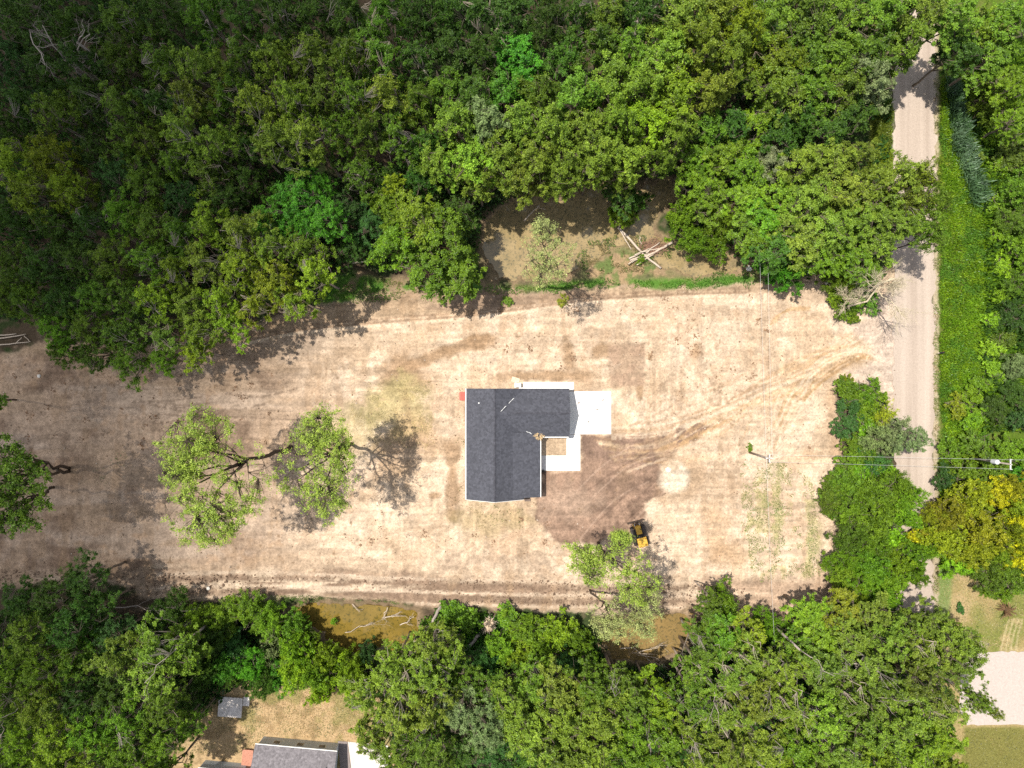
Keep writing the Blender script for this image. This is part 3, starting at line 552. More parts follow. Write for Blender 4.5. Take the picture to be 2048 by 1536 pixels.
# ================================================================ utility poles and wires
POLEW = pmat("pole_wood", (.30, .25, .21), .9, .25, 5)
def utility_pole(px, py, h, label, arm, trafo, lean=(0, 0)):
    e = empty("utility_pole", W(px, py)); tag(e, label, "utility pole", "utility poles along the wire line")
    mb = MB(); mb.tube([(0, 0, -.3), (lean[0] * .5, lean[1] * .5, h / 2), (lean[0], lean[1], h)], [.17, .14, .11], 10); mb.build("pole", POLEW, e, True)
    for (ang, ln, dz) in arm:
        mb = MB(); mb.box((lean[0], lean[1], h - dz), (ln, .12, .14), ang); a = mb.build("crossarm", WHITE if trafo else pmat("pale_arm", (.66, .64, .62), .7, .1, 4), e)
        for s in (-.46, 0, .46):
            mb = MB(); mb.tube([(lean[0] + s * ln * math.cos(ang), lean[1] + s * ln * math.sin(ang), h - dz + .06), (lean[0] + s * ln * math.cos(ang), lean[1] + s * ln * math.sin(ang), h - dz + .3)], [.07, .05], 8); mb.build("insulator", WHITE, a)
    if trafo:
        mb = MB(); mb.tube([(-.5, .1, h - 3.2), (-.5, .1, h - 3.1), (-.5, .1, h - 2.1), (-.5, .1, h - 2.0)], [.28, .34, .34, .2], 14); mb.build("transformer", pmat("pale_steel", (.62, .63, .66), .4, .05, 3), e)
        mb = MB(); mb.tube([(-.5, .1, h - 2.0), (-.42, .1, h - 1.7)], .05, 6); mb.build("bushing", WHITE, e)
    return e
utility_pole(1499, 905, 8.6, "weathered utility pole with small crossed arms standing in the bare lot", [(math.pi / 2, 1.15, .25), (0, .95, .42)], False)
utility_pole(1936, 915, 9.4, "utility pole with pale transformer can in the thicket east of the road", [(math.pi / 2, 1.5, .2)], True)
utility_pole(1476, -60, 9, "utility pole hidden among the trees at the far north end of the wires", [(0, 1.8, .3)], False)
utility_pole(1532, 1500, 9, "utility pole hidden among the trees at the south end of the wires", [(0, 1.8, .3)], False)
WIRE = pmat("wire_metal", (.5, .5, .48), .5)
def wire(a, b, label, sag=.7, r=.015):
    A = np.array(a); B = np.array(b); P = [A + (B - A) * t - np.array([0, 0, sag * 4 * t * (1 - t)]) for t in np.linspace(0, 1, 25)]
    mb = MB(); mb.tube(P, r, 5); o = mb.build("power_line", WIRE); tag(o, label, "power line", "power lines between the utility poles")
p1 = np.array(W(1499, 905)); p2 = np.array(W(1936, 915)); p3 = np.array(W(1476, -60)); p4 = np.array(W(1532, 1500)); z8 = np.array([0, 0, 8.6])
wire(p1 + [0.1, .5, 8.6], p2 + [0, .65, 9.45], "upper wire of the pair crossing the road between the two poles", .3)
wire(p1 + [0.1, -.5, 8.6], p2 + [0, -.65, 9.45], "lower wire of the pair crossing the road between the two poles", .3)
wire(p1 + [-.42, .1, 8.4], p3 + [-.8, 0, 8.95], "western wire running north from the lot pole over the trees", .6, .014)
wire(p1 + [.42, .1, 8.4], p3 + [.8, 0, 8.95], "eastern wire running north from the lot pole over the trees", .6, .014)
wire(p1 + [-.42, -.1, 8.4], p4 + [-.8, 0, 8.95], "wire running south from the lot pole over the weedy rows", .6)
wire(p2 + [0, .65, 9.45], p2 + [40, .65, 9.4], "wire leaving the transformer pole eastward", .3)
# ================================================================ bulldozer
def build_dozer():
    h = math.radians(15); e = empty("bulldozer", W(1277.5, 1069), h); tag(e, "yellow crawler bulldozer parked with its blade forward beside the sparse tree", "bulldozer")
    YEL = pmat("machine_yellow", (.62, .36, .05), .55, .2, 3); TR = pmat("track_steel", (.05, .042, .038), .8, .4, 9)
    def part(mb, n, m, par=e, bev=.04):
        o = mb.build(n, m, par); bm_bevel(o, bev); return o
    for s in (-1, 1):
        mb = MB(); x = s * .92
        pr = [(-1.55, .45), (-1.35, .12), (-.9, 0), (1.0, 0), (1.45, .15), (1.6, .5), (1.4, .85), (.9, .92), (-1.0, .92), (-1.4, .8)]
        n = len(pr); V = [(x - .26, p[0], p[1]) for p in pr] + [(x + .26, p[0], p[1]) for p in pr]
        mb.add(V, [tuple(range(n)), tuple(range(n, 2 * n))[::-1]] + [((i + 1) % n, i, n + i, n + (i + 1) % n) for i in range(n)])
        tr = part(mb, "track", TR)
        mb = MB()
        for k in range(22): mb.box((x, -1.2 + .118 * k, .95), (.54, .05, .05))
        mb.build("grouser", pmat("grouser_steel_%d" % (s + 1), (.12, .1, .09), .7), tr)
        mb = MB(); mb.tube([(x - s * .4, -.1, .55), (x - s * .42, 2.05, .45)], .1, 6); part(mb, "push_arm", YEL)
    mb = MB(); mb.box((0, 1.0, 1.15), (.85, 1.35, .8)); part(mb, "engine_hood", YEL, bev=.08)
    mb = MB(); mb.box((0, -.25, .85), (1.25, 2.6, .6)); part(mb, "chassis", DARKM)
    mb = MB(); mb.box((0, -.85, 1.25), (1.3, .9, .6)); part(mb, "platform", YEL)
    mb = MB(); mb.box((0, -.75, 2.35), (1.5, 1.45, .1)); rf = part(mb, "canopy", YEL)
    for sx in (-.65, .65):
        for sy in (-1.3, -.2): mb = MB(); mb.box((sx, sy, 1.8), (.08, .08, 1.05)); mb.build("canopy_post", DARKM, rf)
    mb = MB(); mb.box((0, -.9, 1.62), (.5, .5, .14)); mb.box((0, -1.12, 1.85), (.5, .1, .45)); part(mb, "seat", pmat("black_vinyl", (.02, .02, .02), .6))
    mb = MB(); mb.tube([(.25, 1.2, 1.5), (.25, 1.2, 2.2)], .06, 8); mb.build("exhaust", DARKM, e)
    for s in (-.4, .4): mb = MB(); mb.tube([(s, .9, 1.3), (s, 2.0, .8)], .06, 6); mb.build("hydraulic_ram", pmat("chrome_%d" % (s > 0), (.5, .5, .5), .3, metal=1), e)
    mb = MB(); pr = [(2.25, .02), (2.12, .3), (2.1, .6), (2.2, .95), (2.28, .95), (2.2, .6), (2.22, .3), (2.33, .02)]; n = len(pr)
    V = [(-1.35, p[0], p[1]) for p in pr] + [(1.35, p[0], p[1]) for p in pr]; mb.add(V, [((i + 1) % n, i, n + i, n + (i + 1) % n) for i in range(n)] + [(0, 1, 2, 5, 6, 7), (2, 3, 4, 5), (8, 15, 14, 13, 10, 9), (10, 13, 12, 11)])
    mb.build("blade", pmat("blade_steel", (.10, .075, .06), .6, .4, 5), e)
    mb = MB(); mb.box((0, 0, 0), (1.2, .35, .35)); o = part(mb, "rear_tool_box", YEL); o.location = (0, -1.65, 1.05)
    e.scale = (.95, .95, .95)
build_dozer()
# ---- rock and well cap on the sand mound, mailbox, boulders
def rock(px, py, r, mat, name, label, cat, seed, group=None, z=0):
    import bmesh
    g = rng(seed); bm = bmesh.new(); bmesh.ops.create_icosphere(bm, subdivisions=2, radius=r)
    for v in bm.verts: v.co *= 1 + g.uniform(-.16, .16); v.co.z *= .65
    me = bpy.data.meshes.new(name); bm.to_mesh(me); bm.free(); me.materials.append(mat); o = link(name, me, None, (*W(px, py)[:2], z + r * .4)); tag(o, label, cat, group); return o
WROCK = pmat("pale_rock", (.70, .66, .60), .9, .15, 4, .3)
rock(1336, 939, .42, WROCK, "boulder", "white boulder in the hollow of the round sand mound", "boulder", 1)
rock(1497, 537, .45, WROCK, "boulder", "white boulder in the grass at the foot of the long wires", "boulder", 2)
rock(1614, 543, .4, WROCK, "boulder", "pale boulder in tree shade at the lot's north-east edge", "boulder", 3)
rock(1655, 566, .55, WROCK, "boulder", "pale boulder next to the tangle of bare branches", "boulder", 4)
rock(417, 1176, .3, WROCK, "boulder", "small pale stone on the ploughed south margin", "boulder", 5)
rock(79, 752, .28, WROCK, "boulder", "small pale stone at the west end of the lot", "boulder", 6)
e = empty("mailbox", W(1875, 706), math.radians(6)); tag(e, "black mailbox on a pale post at the east edge of the gravel road", "mailbox")
mb = MB(); mb.tube([(.0, -.02, 1.12), (.0, -.02, 1.13)], .01, 4); mb.box((0, 0, 1.12), (.62, .26, .18)); mb.tube([(-.31, 0, 1.2), (.31, 0, 1.2)], .13, 12); mb.build("box", pmat("black_enamel", (.02, .02, .02), .4), e)
mb = MB(); mb.box((-.05, 0, .5), (.11, .11, 1.0)); mb.box((-.25, 0, .98), (.7, .1, .07)); mb.build("post", pmat("post_wood", (.6, .5, .38), .9, .2, 5), e)
mb = MB(); mb.box((.1, .15, 1.3), (.16, .02, .1)); mb.build("flag", pmat("flag_red", (.5, .05, .04), .5), e)
# ================================================================ logs, fallen trunks and the root ball
def log(px0, py0, px1, py1, r0, r1, z0, z1, mat, label, group=None, bend=.1, seed=1, name="fallen_log", cat="log"):
    g = rng(seed); a = np.array(W(px0, py0)); b = np.array(W(px1, py1)); a[2] = z0; b[2] = z1; n = 7; T = np.linspace(0, 1, n)[:, None]
    P = a + (b - a) * T + np.concatenate([np.zeros((1, 3)), g.normal(0, bend, (n - 2, 3)) * [1, 1, .3], np.zeros((1, 3))])
    mb = MB(); mb.tube(P, np.linspace(r0, r1, n), 8); o = mb.build(name, mat, None, True); tag(o, label, cat, group); return o
LG = "pale logs heaped beside the muddy pond"
hp = [(1236, 455, 1284, 506, .2, .17, "long forked pale log reaching from the pond into the log heap"), (1240, 462, 1262, 500, .1, .06, "thin pale pole lying left of the long forked log"), (1345, 485, 1290, 515, .2, .16, "thick pale log sticking out east from the log heap"), (1321, 537, 1283, 508, .17, .14, "pale log pointing south-east out of the heap"), (1257, 518, 1292, 502, .14, .1, 0), (1259, 522, 1298, 507, .13, .1, 0), (1262, 526, 1300, 508, .12, .1, 0), (1272, 531, 1306, 510, .11, .08, 0), (1268, 512, 1300, 498, .12, .07, 0), (1290, 508, 1318, 486, .1, .07, 0), (1279, 506, 1322, 496, .11, .08, 0), (1255, 530, 1282, 510, .1, .08, 0), (1277, 476, 1281, 490, .07, .05, "short pale stick standing off north of the log heap")]
for i, (a, b, c, d, r0, r1, lb) in enumerate(hp):
    log(a, b, c, d, r0, r1, .15 + .06 * i, .3 + .06 * (i % 5), PALEWOOD, lb or "short pale log, %s from the north among those stacked in the heap" % ["", "", "", "", "first", "second", "third", "sixth", "topmost, thin one", "crossing one", "longest crossing one", "south-west one"][i], LG, .06, 70 + i)
g = rng(99); mb = MB()
for i in range(170):
    px, py = g.normal(1305, 13), g.normal(495, 8); a = g.uniform(-.2, 1.2); l = g.uniform(.5, 1.6); p = np.array(W(px, py, 0)); d = np.array([math.cos(a) * l, math.sin(a) * l, g.uniform(-.2, .3)])
    mb.tube([p + [0, 0, .4] - d / 2, p + [0, 0, .45] + d / 2], [.03, .015], 4)
tag(mb.build("brushwood", pmat("red_brown_twigs", (.28, .16, .11), .9, .3, 5)), "tangle of brown twigs heaped on the pale logs", "brushwood", kind="stuff")
log(1048, 442, 1078, 412, .1, .05, .1, .9, PALEWOOD, "single pale trunk fallen across the muddy pond", None, .1, 81)
log(1073, 415, 1092, 420, .05, .03, .5, .4, PALEWOOD, "thin branch beside the trunk fallen in the muddy pond", None, .1, 82)
log(702, 527, 770, 514, .16, .13, .3, .5, PALEWOOD, "long straight pale trunk lying under the edge of the wood", None, .1, 83)
log(1497, 505, 1520, 530, .09, .06, .5, .3, GREYWOOD, "leaning grey branch at the grass edge under the wires", None, .1, 84)
log(882, 1208, 868, 1236, .26, .2, .5, 2.4, GREYWOOD, "grey leaning trunk stub at the ditch bank", None, .05, 85)
log(962, 1262, 922, 1309, .27, .22, .8, .7, GREYWOOD, "thick grey trunk of the uprooted tree, sawn at its end", None, .05, 86, "fallen_log", "log")
mb = MB(); g = rng(12); MBK = pmat("root_soil", (.56, .43, .30), .95, .35, 5, .4)
import bmesh
bm = bmesh.new(); bmesh.ops.create_icosphere(bm, subdivisions=3, radius=1)
for v in bm.verts:
    k = 1 + g.uniform(-.2, .2); v.co = Vector((v.co.x * 1.05 * k, v.co.y * 1.0 * k, v.co.z * .9 * k + .7))
me = bpy.data.meshes.new("root_ball"); bm.to_mesh(me); bm.free(); me.materials.append(MBK); rb = link("root_ball", me, None, (*W(976, 1246)[:2], 0)); tag(rb, "round tan root ball of the uprooted tree standing on edge", "root ball")
mb = MB()
for i in range(60):
    a = g.uniform(0, 6.28); b = g.uniform(-.4, 1.3); d = np.array([math.cos(a) * math.cos(b), math.sin(a) * math.cos(b), math.sin(b)]); l = g.uniform(1.2, 1.9)
    mb.tube([d * .7 + [0, 0, .7], d * l * .8 + g.normal(0, .1, 3) + [0, 0, .7], d * l + g.normal(0, .2, 3) + [0, 0, .7]], [.05, .03, .012], 4)
mb.build("root", PALEWOOD, rb)
# ---- bare branch clusters (in the south pond, snags in the wood)
def branchy(name, base, tip, r, mat, label, cat, seed, depth=3, spread=.8, group=None, nb=4, minz=.05, rk=.55):
    g = rng(seed); mb = MB(); cnt = [0]
    def rec(a, b, r, d):
        n = 5; T = np.linspace(0, 1, n)[:, None]; L = np.linalg.norm(b - a); P = a + (b - a) * T; P[1:-1] += g.normal(0, .05 * L, (n - 2, 3)); P[:, 2] = np.maximum(P[:, 2], minz)
        mb.tube(P, np.linspace(r, r * .45, n), 5 if r > .05 else 4); cnt[0] += 1
        if d == 0: return
        for k in range(nb if d > 1 else nb - 1):
            t = g.uniform(.25, 1); s = a + (b - a) * t; dr = (b - a) / L + g.normal(0, spread, 3) * [1, 1, .5]; dr /= np.linalg.norm(dr)
            rec(s, s + dr * L * g.uniform(.35, .62), r * (1 - t * .5) * rk, d - 1)
    rec(np.array(base, float), np.array(tip, float), r, depth)
    o = mb.build(name, mat, None, True); tag(o, label, cat, group); return o
def pt(px, py, z): return np.array(W(px, py, z))
branchy("fallen_branch", pt(765, 1236, .3), pt(812, 1232, .4), .09, PALEWOOD, "bleached branching limb lying in the amber pond", "branch", 1, 2, .7)
branchy("fallen_branch", pt(775, 1215, .3), pt(768, 1240, .3), .08, PALEWOOD, "bleached branch lying across the larger limb in the amber pond", "branch", 2, 2, .6)
branchy("fallen_branch", pt(705, 1208, .3), pt(718, 1222, .3), .07, PALEWOOD, "small pale branch at the north bank of the amber pond", "branch", 3, 2, .7)
branchy("fallen_branch", pt(800, 1250, .3), pt(828, 1234, .5), .1, PALEWOOD, "forked whitish branch at the east tip of the amber pond", "branch", 4, 1, .7)
branchy("fallen_branch", pt(690, 1265, .3), pt(745, 1245, .5), .06, PALEWOOD, "thin pale branch along the south bank of the amber pond", "branch", 5, 2, .5)
branchy("fallen_branch", pt(1240, 1297, .4), pt(1330, 1330, .4), .08, PALEWOOD, "long pale branch over the south bank of the brown ditch", "branch", 6, 2, .4)
branchy("fallen_branch", pt(1278, 1304, .4), pt(1335, 1292, .5), .06, PALEWOOD, "thin pale branch crossing the brown ditch water", "branch", 7, 2, .5)
branchy("bare_tree", pt(1686, 618, 2.5), pt(1792, 556, 9.5), .2, pmat("bleached_bark", (.56, .48, .34), .85, .3, 8), "bare bleached tree leaning over from the thicket towards the road", "tree", 8, 4, .66, None, 7, 2.4, .68)
mb = MB(); q = pt(1686, 618, 2.5); mb.tube([(*W(1678, 632)[:2], -.2), q], [.26, .2], 8); mb.build("trunk", bpy.data.materials["bleached_bark"], bpy.data.objects["bare_tree"], True)
branchy("bare_tree", pt(1718, 600, .2), pt(1705, 545, 4), .1, PALEWOOD, "slim bare tree beside the larger leaning one", "tree", 9, 2, .5)
for i, (a, b, c, d, z0, z1, r) in enumerate([(-30, 676, 38, 668, 1.2, .6, .12), (-30, 684, 56, 669, 1.0, .5, .12), (0, 690, 62, 684, .4, .3, .1), (34, 688, 48, 675, .3, .5, .07), (52, 672, 64, 684, .4, .3, .07)]):
    log(a, b, c, d, r, r * .6, z0, z1, PALEWOOD, ["upper long white pole at the wood's west edge", "second long white pole below the upper one, west edge", "lowest white pole at the wood's west edge", "short white stick leaning on the white poles", "last short white stick east of the white poles"][i], "white poles felled at the west edge", .05, 120 + i, "fallen_pole", "pole")
# snags showing through the canopy
for i, (bx, by, tx, ty, z0, z1, lb) in enumerate([(150, 140, 180, 68, 15, 20.5, "bare grey snag in the wood's north-west corner, taller one"), (60, 60, 90, 130, 17, 21, "thin bare snag in the wood's far corner"), (155, 85, 165, 50, 19, 21, "curved bare snag east of the taller one"), (130, 120, 85, 50, 17, 21.5, "bare snag left of the taller one in the far corner")]):
    branchy("bare_tree", pt(bx, by, z0), pt(tx, ty, z1), .09, GREYWOOD, lb, "tree", 30 + i, 3, .6, None, 3, 5)
    mb = MB(); q = pt(bx, by, z0); mb.tube([(q[0], q[1], -.2), q], [.25, .14], 8); o = mb.build("trunk", GREYWOOD, bpy.data.objects[[x.name for x in bpy.data.objects if x.get("label") == lb][0]], True)
for i, (px, py) in enumerate([(60, 1390), (230, 1455), (1240, 1390), (1410, 1350), (1440, 1400), (1470, 1480), (1560, 1370), (1510, 1450), (1640, 1470), (1300, 1500), (1380, 1470), (1700, 1330), (0, 1500), (350, 1300), (1740, 1400), (1600, 1300)]):
    g = rng(200 + i); q = pt(px, py, 14); a = g.uniform(0, 6.28); 
    o = branchy("bare_tree", q, q + [math.cos(a) * 3.2, math.sin(a) * 3.2, 4.2], .075, GREYWOOD, None, "tree", 230 + i, 3, .6, "bare pale snags in the south wood", 3, 5)
    o["label"] = "bare pale snag in the south wood, %s from the west" % ["third", "fourth", "sixth", "ninth", "tenth", "eleventh", "thirteenth", "twelfth", "fifteenth", "seventh", "eighth", "sixteenth", "first", "fifth", "seventeenth", "fourteenth"][i]
    if px == 60: o["label"] = "bare pale snag in the south wood, second from the west"
    mb = MB(); mb.tube([(q[0], q[1], -.2), (q[0], q[1], 14)], [.26, .13], 8); mb.build("trunk", GREYWOOD, o, True)
# fallen long branches at lower left thicket edge
branchy("fallen_branch", pt(210, 1215, 2.5), pt(330, 1215, 3.5), .1, GREYWOOD, "long grey branch sprawling over shrubs at the south-west bank", "branch", 44, 3, .35)
branchy("bare_tree", pt(5, 1560, 9), pt(2, 1468, 9.5), .16, PALEWOOD, "pale dead trunk leaning in at the south-west corner of the wood", "tree", 46, 2, .3)
# ================================================================ trees
def leaves(cent, rad, n_per, size, g, flat=.75, droop=.0, nz=.5, ntw=7):
    """leaves strung along short twigs that fan out of every tuft centre"""
    N = len(cent); tw = g.normal(0, 1, (N, ntw, 3)); tw[..., 2] = tw[..., 2] * .8 + .35; tw /= np.linalg.norm(tw, axis=2, keepdims=True)
    tl = g.uniform(.45, 1.35, (N, ntw)); k = np.repeat(np.arange(N), n_per); M = len(k); j = g.integers(0, ntw, M)
    t = g.uniform(.08, 1, M) ** .75; d = tw[k, j]; L = rad[k] * tl[k, j]
    P = cent[k] + d * (t * L)[:, None] * [1, 1, flat] + g.normal(0, 1, (M, 3)) * (rad[k] * .17)[:, None] * [1, 1, .7]; P[:, 2] -= .12 * t * L
    nrm = d * .45 + [0, 0, nz] + g.normal(0, .38, (M, 3)); nrm /= np.linalg.norm(nrm, axis=1, keepdims=True)
    a = d + g.normal(0, .55, (M, 3)); tt = a - nrm * np.sum(a * nrm, 1, keepdims=True); tt /= np.linalg.norm(tt, axis=1, keepdims=True) + 1e-9; b = np.cross(nrm, tt)
    s = size * g.uniform(.55, 1.3, M)[:, None]; w = s * g.uniform(.26, .42, M)[:, None]
    V = np.stack([P - tt * s * .5, P + b * w + nrm * s * .06 + tt * s * .05, P + tt * s * .5 - nrm * s * .1, P - b * w + nrm * s * .06 + tt * s * .05], 1).reshape(-1, 3)
    F = np.arange(M * 4).reshape(-1, 4)
    tone = np.clip(.5 + (g.random(N)[k] - .5) * .3 + (g.random((N, ntw))[k, j] - .5) * .35 + g.normal(0, .15, M), 0, 1)
    return V, F, tone
PROTO = {}
def proto(key, seed, R, H, zc, rz, ntuft, tr, nleaf, lsize, flat=.75, limbs=7, lobes=.25, inner=.55, zmin=-.45, trunk_r=.28, bark=None, nstem=1, nz=.5, lean=(0, 0), open_=0.0):
    g = rng(seed); ph = g.uniform(0, 6.28, 6)
    # limbs
    ends = []; tubes = MB()
    base_top = zc - rz * .55
    for s in range(nstem):
        ox = g.normal(0, .25) if nstem > 1 else 0; oy = g.normal(0, .25) if nstem > 1 else 0
        T = np.linspace(0, 1, 8)[:, None]; top = np.array([lean[0] + ox * 5, lean[1] + oy * 5, zc + rz * .45])
        P = np.array([ox, oy, -.3]) * (1 - T) + top * T; P[1:-1] += g.normal(0, .10 * H / 18, (6, 3)) * [1, 1, 0]
        tubes.tube(P, np.linspace(trunk_r, trunk_r * .25, 8), 8)
        if s == 0: TP = P
        for i in range(limbs):
            t = g.uniform(.45, .95); q = P[0] + (P[-1] - P[0]) * t; j = min(7, int(t * 7)); q = P[j]
            a = i * 2.4 + g.normal(0, .4); r = R * g.uniform(.5, .85)
            e = np.array([lean[0] + r * math.cos(a), lean[1] + r * math.sin(a), zc + rz * g.uniform(-.25, .6)])
            m = (q + e) / 2 + [0, 0, -.15 * R * g.random()] + g.normal(0, .12 * R / 2, 3)
            pts = np.array([q, (q + m) / 2 + g.normal(0, .05, 3), m, (m + e) / 2 + g.normal(0, .12, 3), e]); r0 = trunk_r * .5
            tubes.tube(pts, np.linspace(r0, r0 * .25, 5), 5); ends += [pts[2], pts[3], pts[4]]
    ends = np.array(ends)
    C = []; RR = []
    holes = [np.array([math.cos(a), math.sin(a), g.uniform(.1, .8)]) for a in g.uniform(0, 6.28, 5)]
    while len(C) < ntuft:
        d = g.normal(0, 1, 3); d /= np.linalg.norm(d)
        if d[2] < zmin: continue
        a = math.atan2(d[1], d[0]); k = 1 + lobes * (math.sin(2 * a + ph[0]) + .7 * math.sin(3 * a + ph[1]) + .6 * math.sin(5 * a + ph[2]) + .5 * math.sin(4 * d[2] + ph[3])) * .6
        if open_ and any(np.dot(d, h / np.linalg.norm(h)) > 1 - open_ for h in holes): continue
        u = g.uniform(inner ** 2, 1) ** .5; rt = tr * g.uniform(.55, 1.4)
        C.append([lean[0] + d[0] * (R - rt * .6) * k * u, lean[1] + d[1] * (R - rt * .6) * k * u, zc + d[2] * (rz - rt * .5) * u * (1 + .15 * math.sin(3 * a + ph[4]))]); RR.append(rt)
    C = np.array(C); RR = np.array(RR)
    for c in C:
        j = np.argmin(np.linalg.norm(ends - c, axis=1)); q = ends[j]; m = (q + c) / 2 + g.normal(0, .12, 3)
        tubes.tube([q, m, c], [trunk_r * .14, trunk_r * .09, trunk_r * .04], 3)
        if open_:
            dd = (c - q); dd /= np.linalg.norm(dd) + 1e-9
            for _ in range(2): tubes.tube([c, c + (dd * .6 + g.normal(0, .5, 3)) * tr * .9], [trunk_r * .05, trunk_r * .02], 3)
    V, F, tone = leaves(C, RR, nleaf, lsize, g, flat, nz=nz)
    cm = mesh_np("crown_" + key, V, F, [LEAF], fattr=tone)
    tm = mesh_np("trunk_" + key, np.concatenate(tubes.V), [np.array(v) for v in tubes.F.values()], [bark or BARK], True)
    PROTO.setdefault(key[0], []).append((cm, tm, R, H))
for i in range(6): proto("o%d" % i, 10 + i, 4.3, 18, 13.4, 5.0, 100, .64, 165, .22, limbs=8, lobes=.5, inner=.35, open_=.06, flat=.75, nz=.7, bark=PALEWOOD if i == 2 else (GREYWOOD if i % 2 else BARK))
for i in range(6): proto("m%d" % i, 30 + i, 4.2, 18, 13.2, 5.2, 102, .72, 185, .25, limbs=8, lobes=.38, inner=.45, nz=.8, flat=.7, open_=.03)
for i in range(5): proto("f%d" % i, 50 + i, 4.2, 18, 13.2, 5.0, 132, .62, 165, .185, limbs=8, lobes=.36, inner=.45, flat=.75, open_=.03)
for i in range(4): proto("s%d" % i, 70 + i, 4, 12, 8.6, 2.6, 130, .68, 52, .22, limbs=9, lobes=.45, inner=.1, open_=.08, trunk_r=.2, bark=BARKDARK)
for i in range(4): proto("b%d" % i, 90 + i, 2, 3, 1.4, 1.6, 52, .48, 120, .22, limbs=6, lobes=.4, inner=.4, zmin=-.3, trunk_r=.07, nstem=3)
for i in range(3): proto("h%d" % i, 97 + i, 2, 3, 1.4, 1.6, 64, .4, 120, .16, limbs=6, lobes=.4, inner=.4, zmin=-.3, trunk_r=.06, nstem=3)
for i in range(6): proto("w%d" % i, 110 + i, 4, 6, 2.6, 3.2, 122, .7, 165, (.24, .18)[i % 2], limbs=9, lobes=.46, inner=.35, zmin=-.35, trunk_r=.12, nstem=3, nz=.7, flat=.8)
PAL = {'A': (.150, .226, .021), 'B': (.098, .174, .013), 'C': (.053, .112, .012), 'D': (.068, .205, .013), 'E': (.168, .258, .013), 'F': (.175, .235, .085),
       'G': (.048, .120, .022), 'Y': (.36, .38, .010), 'O': (.20, .24, .012), 'L': (.155, .28, .012), 'P': (.29, .33, .11), 'V': (.115, .212, .011), 'M': (.235, .32, .045)}
CW = {'A': "olive green", 'B': "mid green", 'C': "dark green", 'D': "emerald green", 'E': "yellowish", 'F': "silvery green", 'G': "bluish dark green", 'Y': "bright yellow", 'O': "golden olive", 'L': "lime green", 'P': "pale dusty green", 'M': "light green", 'V': "fresh green"}
SW = {'o': "airy", 'm': "broadleaf", 'f': "fine-leaved", 's': "thin", 'b': "leafy", 'h': "fine-leaved", 'w': "spreading"}
NM = {'o': "tree", 'm': "broadleaf_tree", 'f': "dense_tree", 's': "sparse_tree", 'b': "shrub", 'h': "shrub", 'w': "tall_shrub"}
G0 = rng(777); cnt = {}
def plant(px, py, r, code, h, label=None, group=None, base=None, cat=None):
    c, k = code[0], code[1]
    if k in 'fmo' and h <= 9: k = 'w'; code = c + k
    ps = PROTO[k]; i = cnt.get(k, 0); cnt[k] = i + 1
    cm, tm, R0, H0 = ps[(i * 7 + int(px) // 37) % len(ps)] if base is None else ps[base]
    hc = h * .78 if k not in 'bhw' else h * .55
    X, Y, _ = W(px, py, hc); s = r / PPM * (1 - hc / HC) / R0; sz = h / H0
    e = empty(NM[k], (X, Y, 0), G0.uniform(0, 6.28)); e.scale = (s, s, sz)
    t = link("trunk" if k not in 'bhw' else "stem", tm, e); o = link("crown" if k not in 'bhw' else "foliage", cm, e)
    q = G0.normal(0, .10, 3); col = np.array(PAL[c]) * (1 + G0.normal(0, .13)) * (1 + q * .6)
    o.color = (*np.clip(col, 0.005, .6), 1)
    tag(e, label, cat or ("tree" if k not in 'bhw' else "shrub"), group)
    e["_k"] = code; e["_p"] = (float(px), float(py)); return e
def parse(s):
    out = []
    for it in s.replace("\n", "|").split("|"):
        p = it.split()
        if len(p) >= 4: out.append((float(p[0]), float(p[1]), float(p[2]), p[3], float(p[4]) if len(p) > 4 else 20.0))
    return out
